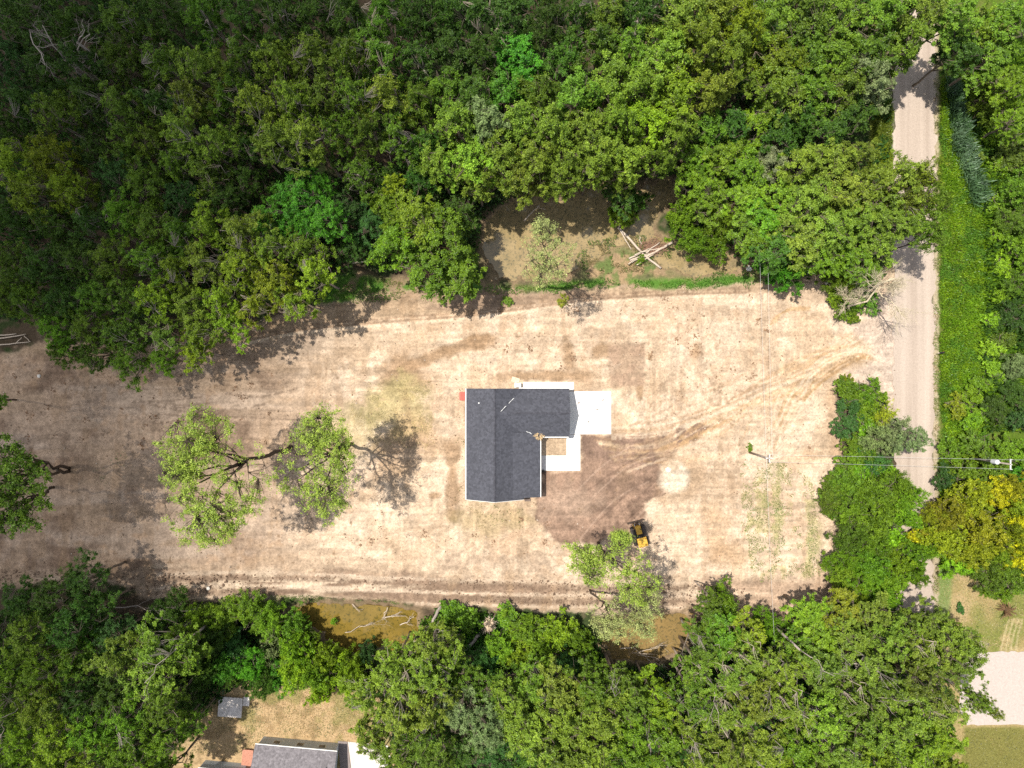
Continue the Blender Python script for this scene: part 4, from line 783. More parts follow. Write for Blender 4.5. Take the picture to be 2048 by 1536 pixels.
NORTH = parse("""60 45 60 Cf 20|150 40 50 Co 22|250 55 54 Bo 20|330 35 48 Cf 19|410 30 52 Bo 21|490 40 50 Co 21|560 30 50 Co 22|630 40 52 Cf 20|700 35 50 Co 21|770 30 55 Bo 21|840 30 50 Cf 19|900 35 55 Cf 19|960 40 55 Co 19|1020 20 50 Cm 15|1095 45 46 Cf 19|1150 40 50 Co 20|1215 40 50 Bm 20|1280 35 55 Co 21|1350 40 60 Am 22|1420 30 60 Am 22|1480 50 45 Em 22|1545 50 55 Bm 18|1610 30 60 Bm 19|1680 40 60 Bm 19|1760 40 60 Bm 20|1830 40 58 Am 20|1900 40 52 Am 18|1960 60 50 Em 13|2020 50 60 Bm 15
20 120 50 Gf 18|95 140 50 Co 20|170 130 48 Co 21|250 125 50 Bf 18|335 135 50 Bo 21|415 140 55 Ao 22|490 120 50 Bo 20|560 120 50 Ao 21|630 120 52 Ao 22|700 120 50 Bo 22|760 110 55 Bo 21|830 120 48 Co 18|900 110 50 Cm 17|960 115 50 Cf 17|1035 118 54 Dm 16|1130 120 48 Cm 17|1200 95 52 Bm 20|1260 110 50 Bm 20|1330 110 58 Am 22|1400 100 60 Am 23|1460 120 45 Am 22|1550 120 60 Em 18|1610 110 55 Bm 18|1670 115 56 Bm 18|1735 110 58 Bm 19|1800 90 52 Bm 19|1915 105 45 Cm 14|1975 120 55 Bm 12
60 215 48 Co 18|20 260 40 Cf 17|125 220 52 Bo 20|195 205 46 Co 19|260 225 50 Bo 21|330 215 46 Co 20|390 200 52 Ao 22|455 205 46 Bo 20|520 210 54 Ao 22|590 205 50 Ao 22|650 190 50 Ao 22|710 200 50 Bo 22|770 200 54 Ao 22|835 205 50 Bo 20|890 190 48 Bm 17|950 195 52 Cm 17|1010 190 50 Dm 16|1085 195 50 Bm 20|1150 200 55 Am 22|1215 180 56 Am 22|1285 180 56 Am 22|1345 190 58 Em 22|1412 185 50 Am 20|1555 190 60 Bm 18|1620 185 60 Bm 18|1680 180 56 Bm 18|1735 165 55 Fm 18|1600 240 40 Cm 16
40 330 58 Ef 20|110 320 50 Ef 20|75 390 56 Ef 20|150 380 46 Ef 19|200 300 42 Cf 16|260 290 46 Bo 18|320 280 44 Bo 18|380 270 54 Ao 22|445 285 48 Ao 21|500 290 44 Co 17|560 290 52 Ao 22|620 280 54 Ao 22|680 270 44 Bo 21|735 270 44 Bo 21|800 280 48 Bo 20|860 290 44 Co 18|910 250 52 Am 21|975 250 50 Fm 21|1040 250 52 Am 21|1100 260 54 Am 22|1170 270 54 Am 22|1230 240 50 Am 22|1300 250 52 Em 21|1350 270 45 Am 20|1410 260 42 Bm 15|1460 250 42 Cm 14|1510 250 44 Vm 13|1560 270 44 Cm 15|1650 270 50 Cm 17|1700 240 46 Cm 16
240 350 46 Gf 17|300 370 50 Bf 18|355 330 42 Bo 18|420 350 46 Bo 18|370 400 46 Gf 17|450 400 46 Cf 16|500 360 40 Cf 15|30 430 46 Cf 18|110 450 46 Cf 18|190 450 48 Co 18|255 430 46 Bf 18|310 450 50 Bf 18|370 470 46 Bo 18|720 350 46 Bo 17|780 370 40 Cf 14|690 420 40 Gf 13|840 360 44 Cf 14|880 330 44 Am 19|940 330 54 Am 20|1005 320 54 Am 20|1070 330 52 Am 21|1130 340 50 Am 21|1190 320 52 Am 21|1250 320 48 Am 20|1320 320 40 Bm 17|955 360 44 Am 18|1035 358 46 Am 18|1100 352 40 Am 18|1240 360 34 Bm 15|1380 320 42 Vm 13|1440 310 46 Vm 13|1490 330 46 Vm 13|1545 330 44 Fm 13|1610 330 48 Am 17|1660 330 50 Am 17|1700 320 44 Am 17
430 460 52 Eo 19|490 470 54 Ao 19|540 500 46 Ao 18|420 530 50 Ao 18|300 520 46 Bo 18|230 520 48 Bf 18|170 520 46 Cf 18|100 530 50 Cf 18|30 530 50 Bf 18|360 540 46 Eo 17|480 540 52 Eo 18|550 560 50 Eo 18|610 500 44 Bo 16|630 550 46 Eo 17|590 600 44 Eo 16|520 610 46 Eo 16|450 600 46 Eo 16|380 610 48 Ao 16|310 590 48 Eo 17|250 590 48 Bo 17|190 590 46 Bf 17|130 600 46 Cf 17|60 600 46 Bf 17|10 600 40 Bf 17|120 660 44 Vf 15|180 650 48 Bf 15|240 660 46 Bo 15|330 670 46 Ao 14|400 670 46 Vo 14|460 650 40 Eo 14|260 720 46 Vf 13|190 710 44 Bf 13|130 700 34 Bf 13|330 720 30 Vf 12|390 705 36 Eo 12
540 440 50 Df 15|600 400 56 Df 16|650 440 52 Df 16|590 460 46 Df 14|640 380 40 Df 15|830 440 60 Vm 17|890 480 62 Vm 17|800 490 56 Vm 16|850 540 54 Vm 15|920 550 52 Vm 14|780 420 42 Em 15|740 450 42 Gf 12|790 375 30 Em 16|700 500 36 Cf 10|920 430 44 Cf 13
1240 430 30 Vh 6|1265 400 34 Cf 9|1240 395 34 Cm 10|1370 430 40 Vf 9|1420 400 46 Vf 10|1380 480 40 Vf 8|1440 440 46 Vf 9|1430 490 34 Vh 6|1400 370 44 Vf 12|1490 400 48 Lm 11|1530 440 46 Vm 12|1500 470 46 Vm 11|1550 500 48 Dm 12|1600 480 54 Am 14|1650 460 54 Am 15|1560 390 50 Vm 13|1620 400 54 Am 16|1680 390 54 Am 17|1740 370 50 Am 17|1700 450 54 Am 17|1760 440 54 Am 17|1590 540 40 Dm 9|1550 545 36 Dm 8|1640 520 46 Vm 11|1700 510 50 Vm 13|1750 490 44 Am 14|1730 540 38 Vm 10|1680 560 36 Vm 8
1800 360 50 Ao 18|1850 350 44 As 18|1820 400 54 As 18|1870 400 46 As 18|1850 450 50 As 17|1800 450 46 Ao 17|1870 470 34 As 16|1690 620 24 Vb 2.5|1700 600 30 Vb 3|1672 590 26 Eb 3|1705 634 14 Vb 2|1740 610 24 Bh 2""")
SOUTH = parse("""170 1160 46 Cf 13|110 1190 46 Cf 15|50 1200 46 Cf 15|190 1215 46 Cf 12|140 1250 48 Cf 16|60 1270 50 Bf 18|230 1270 44 Gf 12|0 1260 44 Cf 17|20 1340 48 Vf 18|90 1340 48 Vf 18|150 1320 46 Bf 15|180 1300 40 Df 12|250 1310 52 Ao 17|320 1290 54 Ao 17|300 1350 54 Ao 18|370 1300 46 Vm 14|400 1240 40 Vm 8|360 1220 40 Cf 7|330 1240 36 Cf 7|430 1280 40 Cm 8|450 1235 46 Vf 6|500 1225 44 Vf 6|540 1240 38 Vf 6|470 1300 34 Gm 6|455 1330 42 Dm 8|500 1330 38 Dm 8|420 1330 34 Cm 9|468 1350 28 Cf 6|530 1370 34 Cf 7|560 1360 34 Df 6|540 1300 30 Fh 5|590 1250 36 Bf 6|595 1300 40 Lm 9|640 1340 46 Lf 9|590 1340 44 Lf 8|650 1312 36 Lm 8|705 1345 40 Lm 8|640 1375 34 Lf 7|700 1350 40 Lf 9|735 1305 26 Gf 5|605 1262 30 Bf 5
20 1410 50 Bf 18|90 1410 52 Af 18|160 1400 50 Cf 16|220 1390 46 Cf 15|260 1430 50 Vf 17|330 1410 48 Bf 16|372 1390 38 Cf 7|190 1460 50 Vf 18|120 1480 54 Ef 19|50 1480 50 Ef 19|10 1530 44 Vf 19|260 1500 50 Vf 18|330 1480 46 Vf 16|380 1450 34 Bf 12|180 1530 50 Ef 19|90 1545 50 Vf 19|270 1560 50 Vf 19|335 1545 44 Vf 13
795 1325 46 Ao 15|862 1290 46 Ao 15|800 1360 54 Ao 17|860 1340 54 Ao 17|740 1390 50 Ao 17|800 1430 56 Ao 18|740 1460 46 Ao 17|860 1420 52 Ao 18|790 1500 56 Af 19|850 1490 54 Af 19|860 1550 50 Af 19|900 1300 40 Bf 12|930 1240 34 Vb 3|900 1225 30 Vb 2.5|880 1250 30 Vb 3|960 1330 44 Gf 9|1000 1300 42 Vf 7|940 1370 46 Bf 12|1000 1380 50 Bf 14|1020 1240 34 Vb 3|1060 1270 46 Vf 6|1035 1310 40 Ef 7|1110 1270 46 Lf 6|1150 1280 36 Vf 6|1080 1320 42 Vf 7|1130 1330 44 Gf 7|1165 1320 32 Vf 6
920 1420 50 Ff 16|970 1450 54 Ff 17|930 1490 50 Cf 14|1030 1420 54 Am 18|1070 1370 46 Ao 16|1120 1380 50 Am 17|1060 1470 58 Am 19|1000 1510 46 Gf 14|1130 1440 56 Am 19|1180 1370 50 Bm 17|1230 1370 42 Bm 15|1200 1430 56 Am 19|1130 1510 56 Am 19|1070 1540 50 Bm 18|1190 1500 54 Am 19|1260 1400 48 Bm 17|1300 1385 42 Em 14|1320 1420 46 Em 15|1270 1460 50 Vm 18|1330 1480 50 Vm 18|1250 1520 54 Vm 19|1390 1400 50 Bo 18|1385 1360 42 Bo 15|1400 1290 46 Bo 14|1425 1250 40 Vm 11|1450 1220 46 Vm 9|1420 1195 24 Bo 11|1440 1280 50 Vm 13|1500 1270 44 Em 12|1540 1250 34 Vm 9|1500 1320 50 Ao 17|1450 1350 54 Ao 18|1440 1420 56 Ao 19|1500 1400 54 Ao 19|1390 1500 54 Ao 19|1450 1500 56 Ao 19|1520 1480 54 Ao 19|1340 1550 50 Ao 19|1460 1560 50 Ao 19|1560 1340 48 Ao 17|1570 1410 54 Ao 19|1590 1500 50 Vm 17|1560 1550 44 Em 16
1620 1230 40 Em 12|1680 1220 42 Em 12|1640 1270 48 Em 13|1700 1270 46 Am 14|1600 1300 44 Vm 13|1640 1340 54 Am 17|1750 1230 40 Am 12|1720 1330 54 Ao 17|1780 1280 50 Ao 16|1840 1240 40 Am 14|1700 1400 56 Ao 19|1770 1370 56 Ao 19|1840 1310 50 Ao 17|1900 1280 46 Am 16|1850 1370 54 Ao 19|1920 1330 46 Ao 17|1940 1290 34 Ao 15|1640 1430 54 Ao 19|1740 1460 54 Am 19|1810 1430 54 Am 19|1880 1420 44 Ao 18|1670 1500 54 Am 19|1750 1530 54 Em 19|1820 1500 52 Em 18|1880 1480 40 Em 15|1950 1395 28 Ao 16|1970 1412 22 Ao 16|1890 1540 44 Em 13|1650 1560 44 Am 17""")
EAST = parse("""1980 200 42 Bf 9|2020 170 50 Vf 12|2030 240 46 Vf 10|1990 260 40 Vf 6|2030 310 44 Bf 8|2000 330 36 Vf 5|2040 380 40 Bf 6|2000 400 36 Vf 5|2036 440 38 Bf 5|2000 465 34 Vf 4|2042 500 36 Vf 5|2005 530 34 Vf 4|2042 570 36 Bf 5|2005 590 32 Vf 4|2030 630 40 Cf 6|2010 680 36 Gf 5|1985 640 30 Vh 3|1985 700 34 Vh 3|2040 730 34 Ff 5|1990 740 36 Bh 4|1960 770 34 Vh 4|2030 790 34 Cf 5|1990 820 32 Cf 5|1940 800 26 Eh 3|1915 815 24 Eb 2.5|1950 835 28 Lb 3|2040 840 30 Gf 4|1900 900 26 Vh 3|1950 890 30 Bh 3|2000 900 34 Vh 3.5|2040 905 30 Vh 3.5|1930 940 34 Vh 4|1985 945 38 Bh 4|2035 960 30 Dh 4|1890 955 26 Gh 3
2000 990 38 Yf 7|2045 1010 40 Ef 9|2020 975 30 Of 8|2035 1040 36 Yf 8|1940 1000 46 Of 8|1900 1030 42 Of 8|1960 1050 50 Of 9|2010 1070 40 Of 9|2040 1085 34 Yf 8|1890 1080 44 Of 8|1950 1100 44 Of 8|2035 1110 40 Yf 8|1990 1115 36 Ef 7|1920 1130 34 Lf 5|1970 1150 40 Bf 6|2030 1150 46 Bf 7|2000 1180 28 Vf 5|1870 1040 28 Of 7|1860 1100 30 Lf 6""")
HEDGE = parse("""1690 762 16 Oh 2|1700 785 34 Vb 3.5|1735 790 30 Vb 3.5|1745 820 34 Lb 4|1700 825 32 Gh 3.5|1690 855 28 Gh 3.5|1735 855 34 Vb 4|1700 890 26 Vh 3.5|1775 830 26 Os 6|1790 870 40 Ff 9|1825 880 34 Ff 10|1760 880 38 Ff 8|1725 905 28 Bh 4|1700 925 30 Vh 4|1740 925 34 Gh 4|1710 950 32 Vh 4|1760 945 30 Vh 4|1785 960 26 Lh 4
1690 970 42 Vm 6|1740 985 50 Vm 8|1790 975 42 Vm 8|1815 1000 38 Vm 8|1665 985 30 Bm 5|1700 1020 44 Vm 8|1755 1035 50 Vm 9|1800 1030 38 Vm 8|1660 1010 26 Bm 5|1700 1070 40 Bm 8|1735 1090 42 Vm 8|1785 1075 30 Lb 4|1830 1075 24 Yb 4|1845 1055 18 Lb 3.5|1690 1115 36 Vm 7|1740 1130 44 Vm 8|1790 1120 38 Lm 7|1825 1110 34 Vm 7|1680 1150 36 Em 6|1725 1170 42 Vm 8|1780 1165 40 Vm 7|1830 1145 30 Vm 7|1700 1185 34 Em 7|1760 1195 34 Vm 8""")
EAST = [(x, y, r, c, min(h, 3.6 + 2.4 * (x > 2030)) if y < 860 and y > 300 else h) for x, y, r, c, h in EAST]
EAST = [(x, y, r * .7, {"V": "L", "B": "V", "C": "V", "F": "V", "G": "B"}.get(c[0], c[0]) + "b", 2.2) if x < 2012 and 240 < y < 800 else (x, y, r, c, h) for x, y, r, c, h in EAST]
ORD = "first second third fourth fifth sixth seventh eighth ninth tenth eleventh twelfth thirteenth fourteenth fifteenth sixteenth seventeenth eighteenth nineteenth twentieth twenty-first twenty-second twenty-third twenty-fourth twenty-fifth twenty-sixth twenty-seventh twenty-eighth twenty-ninth thirtieth thirty-first thirty-second thirty-third thirty-fourth thirty-fifth thirty-sixth thirty-seventh thirty-eighth thirty-ninth fortieth forty-first forty-second forty-third forty-fourth forty-fifth".split()
def grove(lst, where, group, ny, first):
    es = [(e, x, y) for (x, y, r, c, h) in lst for e in [plant(x, y, r, c, h)]]
    es.sort(key=lambda t: t[2]); n = len(es); per = -(-n // ny)
    for k in range(ny):
        row = sorted(es[k * per:(k + 1) * per], key=lambda t: t[1])
        for j, (e, x, y) in enumerate(row):
            c = e["_k"]; what = "shrub" if c[1] in 'bhw' else "tree"
            e["label"] = "%s %s %s, %s row of the %s, %s from west" % (CW[c[0]], SW[c[1]], what, ORD[k], where, ORD[j]); e["group"] = group
    for e, x, y in es: del e["_k"]; del e["_p"]
grove(NORTH, "north wood", "trees of the wood north of the lot", 8, "top")
grove(SOUTH, "south wood", "trees of the wood south of the lot", 6, "top")
grove(EAST, "east thicket", "trees and shrubs east of the road", 6, "top")
grove(HEDGE, "roadside hedge", "hedge between the lot and the road", 6, "top")
# trees left standing on the lot, each with its own base and reach
def lone(key, bx, by, cx, cy, r, h, hc, code, label, seed, nt, tr, nl, ls, rz=3.0, sy=1.0, extra=(), trunk_r=.3, nst=1, fork=.45, bark=None):
    """trunk foot at photo point b, crown centre seen at c (height hc)"""
    g = rng(seed); B = np.array(W(bx, by)); C0 = np.array(W(cx, cy, hc)); d = C0 - B; k = (1 - hc / HC) / PPM; R = r * k
    e = empty("tree", tuple(B)); tag(e, label, "tree", "trees left standing on the cleared lot")
    tb = MB(); ends = []
    for s in range(nst):
        off = np.array([0, (s - (nst - 1) / 2) * 1.0, 0]); f = d * np.array([fork, fork, 0]) + [0, 0, hc * .62] + off * 1.6
        T = np.linspace(0, 1, 7)[:, None]; P = off * .4 * (1 - T) + f * T; P[1:-1] += g.normal(0, .22, (5, 3)) * [1, 1, 0]; P[0][2] = -.3
        tb.tube(P, np.linspace(trunk_r, trunk_r * .62, 7), 9)
        for i in range(9):
            a = i * .7 + g.normal(0, .25) + s; q = P[-1] if i % 3 else P[-2]; t = d * [1, 1, 0] + [R * .75 * math.cos(a) * g.uniform(.6, 1.1), R * sy * .75 * math.sin(a) * g.uniform(.6, 1.1), hc + g.uniform(-.5, .6) * rz]
            m = q + (t - q) * .45 + g.normal(0, .35, 3) + [0, 0, .6]; pts = np.array([q, q + (m - q) * .5 + g.normal(0, .15, 3), m, m + (t - m) * .5 + g.normal(0, .3, 3), t])
            tb.tube(pts, np.linspace(trunk_r * .55, trunk_r * .13, 5), 6); ends += [pts[2], pts[3], pts[4]]
            for _ in range(2):
                u = t + g.normal(0, 1, 3) * [R * .3, R * .3, .8]; tb.tube([pts[3], (pts[3] + u) / 2 + g.normal(0, .15, 3), u], [trunk_r * .16, trunk_r * .1, trunk_r * .05], 4); ends.append(u)
    C = []; RR = []; ph = g.uniform(0, 6.28, 4); ends = np.array(ends)
    lobes = [(0, 0, 1.0)] + list(extra)
    while len(C) < nt:
        a = g.uniform(0, 6.28); lo = lobes[g.integers(len(lobes))]; q = math.sqrt(g.random()); kk = 1 + .22 * math.sin(3 * a + ph[0]) + .15 * math.sin(5 * a + ph[1])
        x = lo[0] * k + R * lo[2] * q * kk * math.cos(a); y = -lo[1] * k + R * lo[2] * sy * q * kk * math.sin(a)
        if vnoise(np.array([x * .75 + 40]), np.array([y * .75 + 40]), seed)[0] < .2: continue
        C.append(d * [1, 1, 0] + [x, y, hc + rz * (1 - q * q * .7) * g.uniform(-.8, .9)]); RR.append(tr * g.uniform(.55, 1.3))
    C = np.array(C); RR = np.array(RR)
    for c in C:
        q = ends[np.argmin(np.linalg.norm(ends - c, axis=1))]; tb.tube([q, (q + c) / 2 + g.normal(0, .15, 3), c], [.035, .025, .012], 3)
    tr_ = tb.build("trunk", bark or BARKDARK, e, True)
    V, F, tone = leaves(C, RR, nl, ls, g, .7); o = link("crown", mesh_np("crown", V, F, [LEAF], fattr=tone), e); o.color = (*PAL[code], 1); return e
lone(0, 582, 893, 425, 948, 108, 24, 20, 'M', "broad open tree west of the house, its dark trunk reaching east", 301, 780, .7, 46, .18, 3.4, 1.1, [(-20, -85, .4), (0, 55, .75), (10, 75, .6), (-60, -30, .4)], .34, fork=.72)
lone(0, 703, 887, 638, 925, 80, 22, 18, 'M', "smaller open tree with bent dark trunk between the broad tree and the house", 302, 480, .7, 46, .18, 3, 1.1, [(0, -65, .5), (10, 60, .6), (30, -20, .5)], .28, fork=.65)
lone(0, 1197, 1085, 1222, 1128, 66, 20, 17, 'M', "sparse tree with dark crooked limbs beside the yellow bulldozer", 303, 440, .7, 44, .18, 3, .9, [(-60, -15, .5), (50, 45, .6), (-30, 10, .5), (20, -50, .25)], .22, fork=.6)
lone(0, 1180, 1180, 1240, 1232, 56, 17, 14, 'P', "pale wispy tree on the ditch bank south of the bulldozer", 304, 420, .65, 32, .15, 2.6, .85, [(50, -30, .6), (40, 15, .6), (-20, 20, .6)], .17, fork=.5)
lone(0, 1075, 572, 1096, 505, 50, 22, 19, 'P', "slender pale tree standing at the edge of the muddy pond", 305, 230, .6, 38, .15, 3.2, 1.1, [(-8, -45, .45), (0, 35, .7)], .22, fork=.55)
lone(0, 138, 940, 20, 945, 62, 24, 20, 'B', "dark tree with twin long trunks at the western edge of the lot", 306, 110, .8, 70, .27, 3, 1.2, [(0, 0, .8)], .26, 2, .8)
lone(0, 105, 975, 40, 1010, 66, 22, 18, 'B', "low dark tree leaning west below the twin-trunked one", 307, 120, .8, 70, .27, 3, .8, [(-40, 20, .8)], .24, fork=.7)
lone(0, 30, 800, -20, 800, 30, 18, 15, 'B', "small dark tree cut by the western edge above the twin-trunked one", 308, 30, .7, 60, .27, 2, .8, (), .15)
# shrubs on their own
def solo(px, py, r, code, h, label): e = plant(px, py, r, code, h, label, None); del e["_k"]; del e["_p"]; return e
solo(1500, 896, 8, "Vb", .9, "small green weed clump at the foot of the lot's utility pole")
solo(1921, 1218, 10, "Gb", 1.0, "small dark green bush on the dry lawn east of the road")
solo(1126, 602, 13, "Oh", .7, "olive bush in the shade below the slender pond tree")
solo(1015, 603, 12, "Bb", .9, "small green bush on the north margin of the lot")
solo(1706, 640, 10, "Vb", 1.2, "narrow green bush at the tip of the thicket by the road")
solo(1282, 520, 10, "Vb", 1.3, "bright green bush under the log heap")
solo(668, 1243, 8, "Lb", 1.2, "lime green bush standing in the amber pond")
g = rng(5); e = empty("spiky_plant", W(2008, 1218)); tag(e, "brown spiky plant radiating on the dry lawn at the picture's right edge", "plant")
mb = MB()
for i in range(34):
    a = g.uniform(0, 6.28); l = g.uniform(.8, 1.75); z1 = g.uniform(.4, 1.3); dx, dy = math.cos(a), math.sin(a)
    mb.tube([(0, 0, .1), (dx * l * .5, dy * l * .5, z1), (dx * l, dy * l, z1 * .7)], [.05, .09, .02], 4)
mb.build("leaf", pmat("brown_leaf", (.17, .10, .05), .9, .4, 5), e, False)
mb = MB(); mb.tube([(0, 0, -.1), (0, 0, .5)], [.12, .08], 8); mb.build("stem", BARKDARK, e)
# ================================================================ stuff: grass, understorey, clods, weeds
def scatter(name, poly, n, size, hgt, cols, label, seed, cat, mask=None, up=.3, zbase=0.0, aspect=.3):
    g = rng(seed); P = np.array(poly); u = g.uniform(P[:, 0].min(), P[:, 0].max(), n); v = g.uniform(P[:, 1].min(), P[:, 1].max(), n)
    k = sdf(poly, u, v) + (fbm(u, v, 30, seed) - .5) * 26 < 0
    if mask is not None: k &= mask(u, v)
    u, v = u[k], v[k]; M = len(u); x = (u - 1024) / PPM; y = (768 - v) / PPM
    h = hgt * (g.uniform(.3, 1, M)) * (.55 + .9 * fbm(u, v, 26, seed + 3)); B = np.stack([x, y, np.full(M, zbase)], 1)
    a = g.uniform(0, 6.28, M); dr = np.stack([np.cos(a), np.sin(a), np.zeros(M)], 1); s = size * g.uniform(.6, 1.3, M)[:, None]
    sd = np.stack([-np.sin(a), np.cos(a), np.zeros(M)], 1); lean = g.uniform(.3, 1.0, M)[:, None]
    p0 = B + np.stack([np.zeros(M), np.zeros(M), h * up], 1); tip = p0 + dr * s * lean + np.stack([np.zeros(M), np.zeros(M), h * (1 - up)], 1); mid = (p0 + tip) / 2 + np.stack([np.zeros(M), np.zeros(M), h * .15], 1)
    V = np.stack([p0, mid + sd * s * aspect, tip, mid - sd * s * aspect], 1).reshape(-1, 3); F = np.arange(M * 4).reshape(-1, 4)
    tone = np.clip(.5 + .7 * (fbm(u, v, 18, seed + 9) - .5) + g.normal(0, .16, M), 0, 1)
    mats = [leafmat(name + "_leaf_%d_%d" % (seed, i), .3, c, .05) for i, c in enumerate(cols)]
    mi = np.clip((fbm(u, v, 34, seed + 5) + g.normal(0, .06, M) - .3) / .4 * len(cols), 0, len(cols) - 1).astype(int)
    o = link(name, mesh_np(name, V, F, mats, fattr=tone, fmat=mi)); tag(o, label, cat, None, "stuff"); return o
DITCH = [(920, 1240), (1010, 1235), (1000, 1270), (930, 1325), (905, 1310)]
PM = lambda u, v: (sdf(POND_N, u, v) > 4) & (sdf(POND_S, u, v) > 4) & (sdf(POND_E, u, v) > 4) & (sdf(DITCH, u, v) > -30)
scatter("tall_grass", [(1876, 160), (1905, 150), (1990, 180), (2040, 400), (2035, 700), (1955, 900), (1940, 1150), (1878, 1150)], 120000, .34, .8, [(.14, .27, .01), (.19, .31, .01), (.11, .24, .02)], "bright green tall grass and weeds along the east side of the road", 11, "grass", aspect=.14)
scatter("undergrowth", [(1930, 100), (2200, 60), (2200, 860), (1960, 860), (1965, 500)], 42000, .5, 1.6, [(.08, .17, .012), (.13, .24, .012), (.06, .13, .02)], "low leafy undergrowth filling the thicket east of the road", 12, "undergrowth", aspect=.3)
scatter("undergrowth", [(1880, 885), (2200, 890), (2200, 1190), (2010, 1185), (1930, 1150), (1885, 1140)], 16000, .45, 1.2, [(.10, .2, .012), (.14, .26, .012), (.18, .25, .012)], "low leafy undergrowth around the transformer pole", 13, "undergrowth", aspect=.3)
scatter("reeds", [(1888, 165), (1912, 170), (1950, 330), (1965, 400), (1935, 415), (1905, 300), (1885, 220)], 9000, 1.1, 2.2, [(.075, .15, .055), (.12, .2, .10)], "bluish green reeds fanning out beside the north end of the road", 14, "reeds", aspect=.05)
scatter("roadside_grass", [(1750, 200), (1783, 200), (1784, 330), (1770, 340), (1745, 300)], 7000, .3, .6, [(.18, .25, .01), (.15, .2, .02)], "yellow-green grass strip between the wood and the road", 15, "grass", aspect=.14)
scatter("bank_grass", [(640, 575), (760, 555), (860, 570), (960, 570), (1010, 578), (1075, 570), (1180, 556), (1330, 560), (1420, 552), (1510, 535), (1560, 545), (1500, 568), (1400, 578), (1240, 578), (1100, 582), (1010, 586), (860, 588), (700, 608), (640, 600)], 20000, .28, .4, [(.07, .19, .015), (.10, .24, .015), (.20, .22, .06)], "strip of bright grass along the north margin of the lot", 16, "grass", aspect=.16, mask=lambda u, v: fbm(u, v, 18, 31, 3) * .6 + fbm(u, v, 45, 21) * .4 > .36)
scatter("pond_weeds", [(1180, 485), (1260, 470), (1340, 480), (1345, 520), (1290, 548), (1170, 552), (1150, 520)], 7000, .26, .4, [(.10, .19, .03), (.24, .2, .09)], "patchy weeds between the muddy pond and the log heap", 17, "weeds", aspect=.18, mask=lambda u, v: fbm(u, v, 18, 32, 3) > .47)
scatter("bank_grass", [(540, 1190), (640, 1190), (760, 1198), (830, 1208), (826, 1214), (760, 1206), (640, 1200), (540, 1200)], 5000, .22, .3, [(.10, .19, .03), (.16, .22, .05)], "thin green grass line north of the amber pond", 18, "grass", aspect=.16)
scatter("undergrowth", [(480, 1205), (560, 1230), (640, 1290), (760, 1300), (880, 1215), (1010, 1232), (1180, 1250), (1220, 1330), (1380, 1330), (1400, 1250), (1600, 1250), (1690, 1200), (1870, 1240), (1900, 1400), (1900, 1640), (800, 1640), (780, 1400), (660, 1370), (480, 1370), (330, 1480), (300, 1640), (-100, 1640), (-100, 1240), (150, 1215), (300, 1230)], 90000, .55, 1.5, [(.03, .085, .015), (.05, .13, .018), (.08, .17, .02)], "leafy undergrowth beneath the south wood", 19, "undergrowth", aspect=.32, mask=PM)
scatter("undergrowth", [(-100, 640), (300, 640), (520, 590), (660, 560), (760, 540), (950, 560), (960, 440), (1040, 395), (1200, 355), (1380, 355), (1380, 500), (1480, 520), (1560, 540), (1700, 600), (1760, 560), (1775, 100), (1900, -60), (-100, -60)], 90000, .55, 1.5, [(.03, .075, .015), (.045, .11, .018), (.06, .14, .02)], "leafy undergrowth beneath the north wood", 20, "undergrowth", aspect=.32, mask=lambda u, v: (fbm(u, v, 60, 99) > .42) & PM(u, v))
scatter("ditch_plants", [(870, 1215), (940, 1225), (1010, 1235), (1050, 1250), (1120, 1240), (1160, 1260), (1180, 1290), (1100, 1330), (960, 1340), (930, 1290), (890, 1270)], 16000, .36, .9, [(.07, .22, .01), (.10, .27, .015), (.05, .16, .015)], "fresh green plants around the uprooted tree", 21, "plants", aspect=.3)
scatter("weeds", [(1475, 930), (1560, 925), (1640, 960), (1640, 1150), (1520, 1165), (1485, 1060)], 15000, .2, .22, [(.13, .19, .04), (.2, .22, .07)], "sparse weeds coming up in rows in the bare south-east corner", 22, "weeds", aspect=.22, mask=lambda u, v: (fbm(u, v, 60, 61, 3, 2.2, .35) * .6 + fbm(u, v, 10, 33, 2) * .4 > .52))
scatter("weeds", [(915, 770), (932, 770), (932, 1010), (1048, 1008), (1040, 1060), (960, 1060), (905, 1000), (912, 860)], 1800, .2, .3, [(.10, .17, .03), (.26, .22, .08)], "dry weeds and tufts round the west and south walls of the house", 23, "weeds", aspect=.22, mask=lambda u, v: fbm(u, v, 16, 34, 2) > .5)
scatter("dry_grass", [(700, 760), (860, 760), (870, 900), (760, 900), (700, 840)], 5000, .22, .1, [(.42, .34, .16), (.34, .3, .12)], "trampled straw coloured grass west of the house", 24, "grass", aspect=.12, mask=lambda u, v: fbm(u, v, 30, 36, 2) > .46)
scatter("weeds", [(180, 860), (300, 860), (560, 1000), (300, 1040), (180, 960)], 1500, .22, .2, [(.12, .16, .05)], "faint green weeds in the shaded west of the lot", 25, "weeds", aspect=.22, mask=lambda u, v: fbm(u, v, 40, 37, 2) > .58)
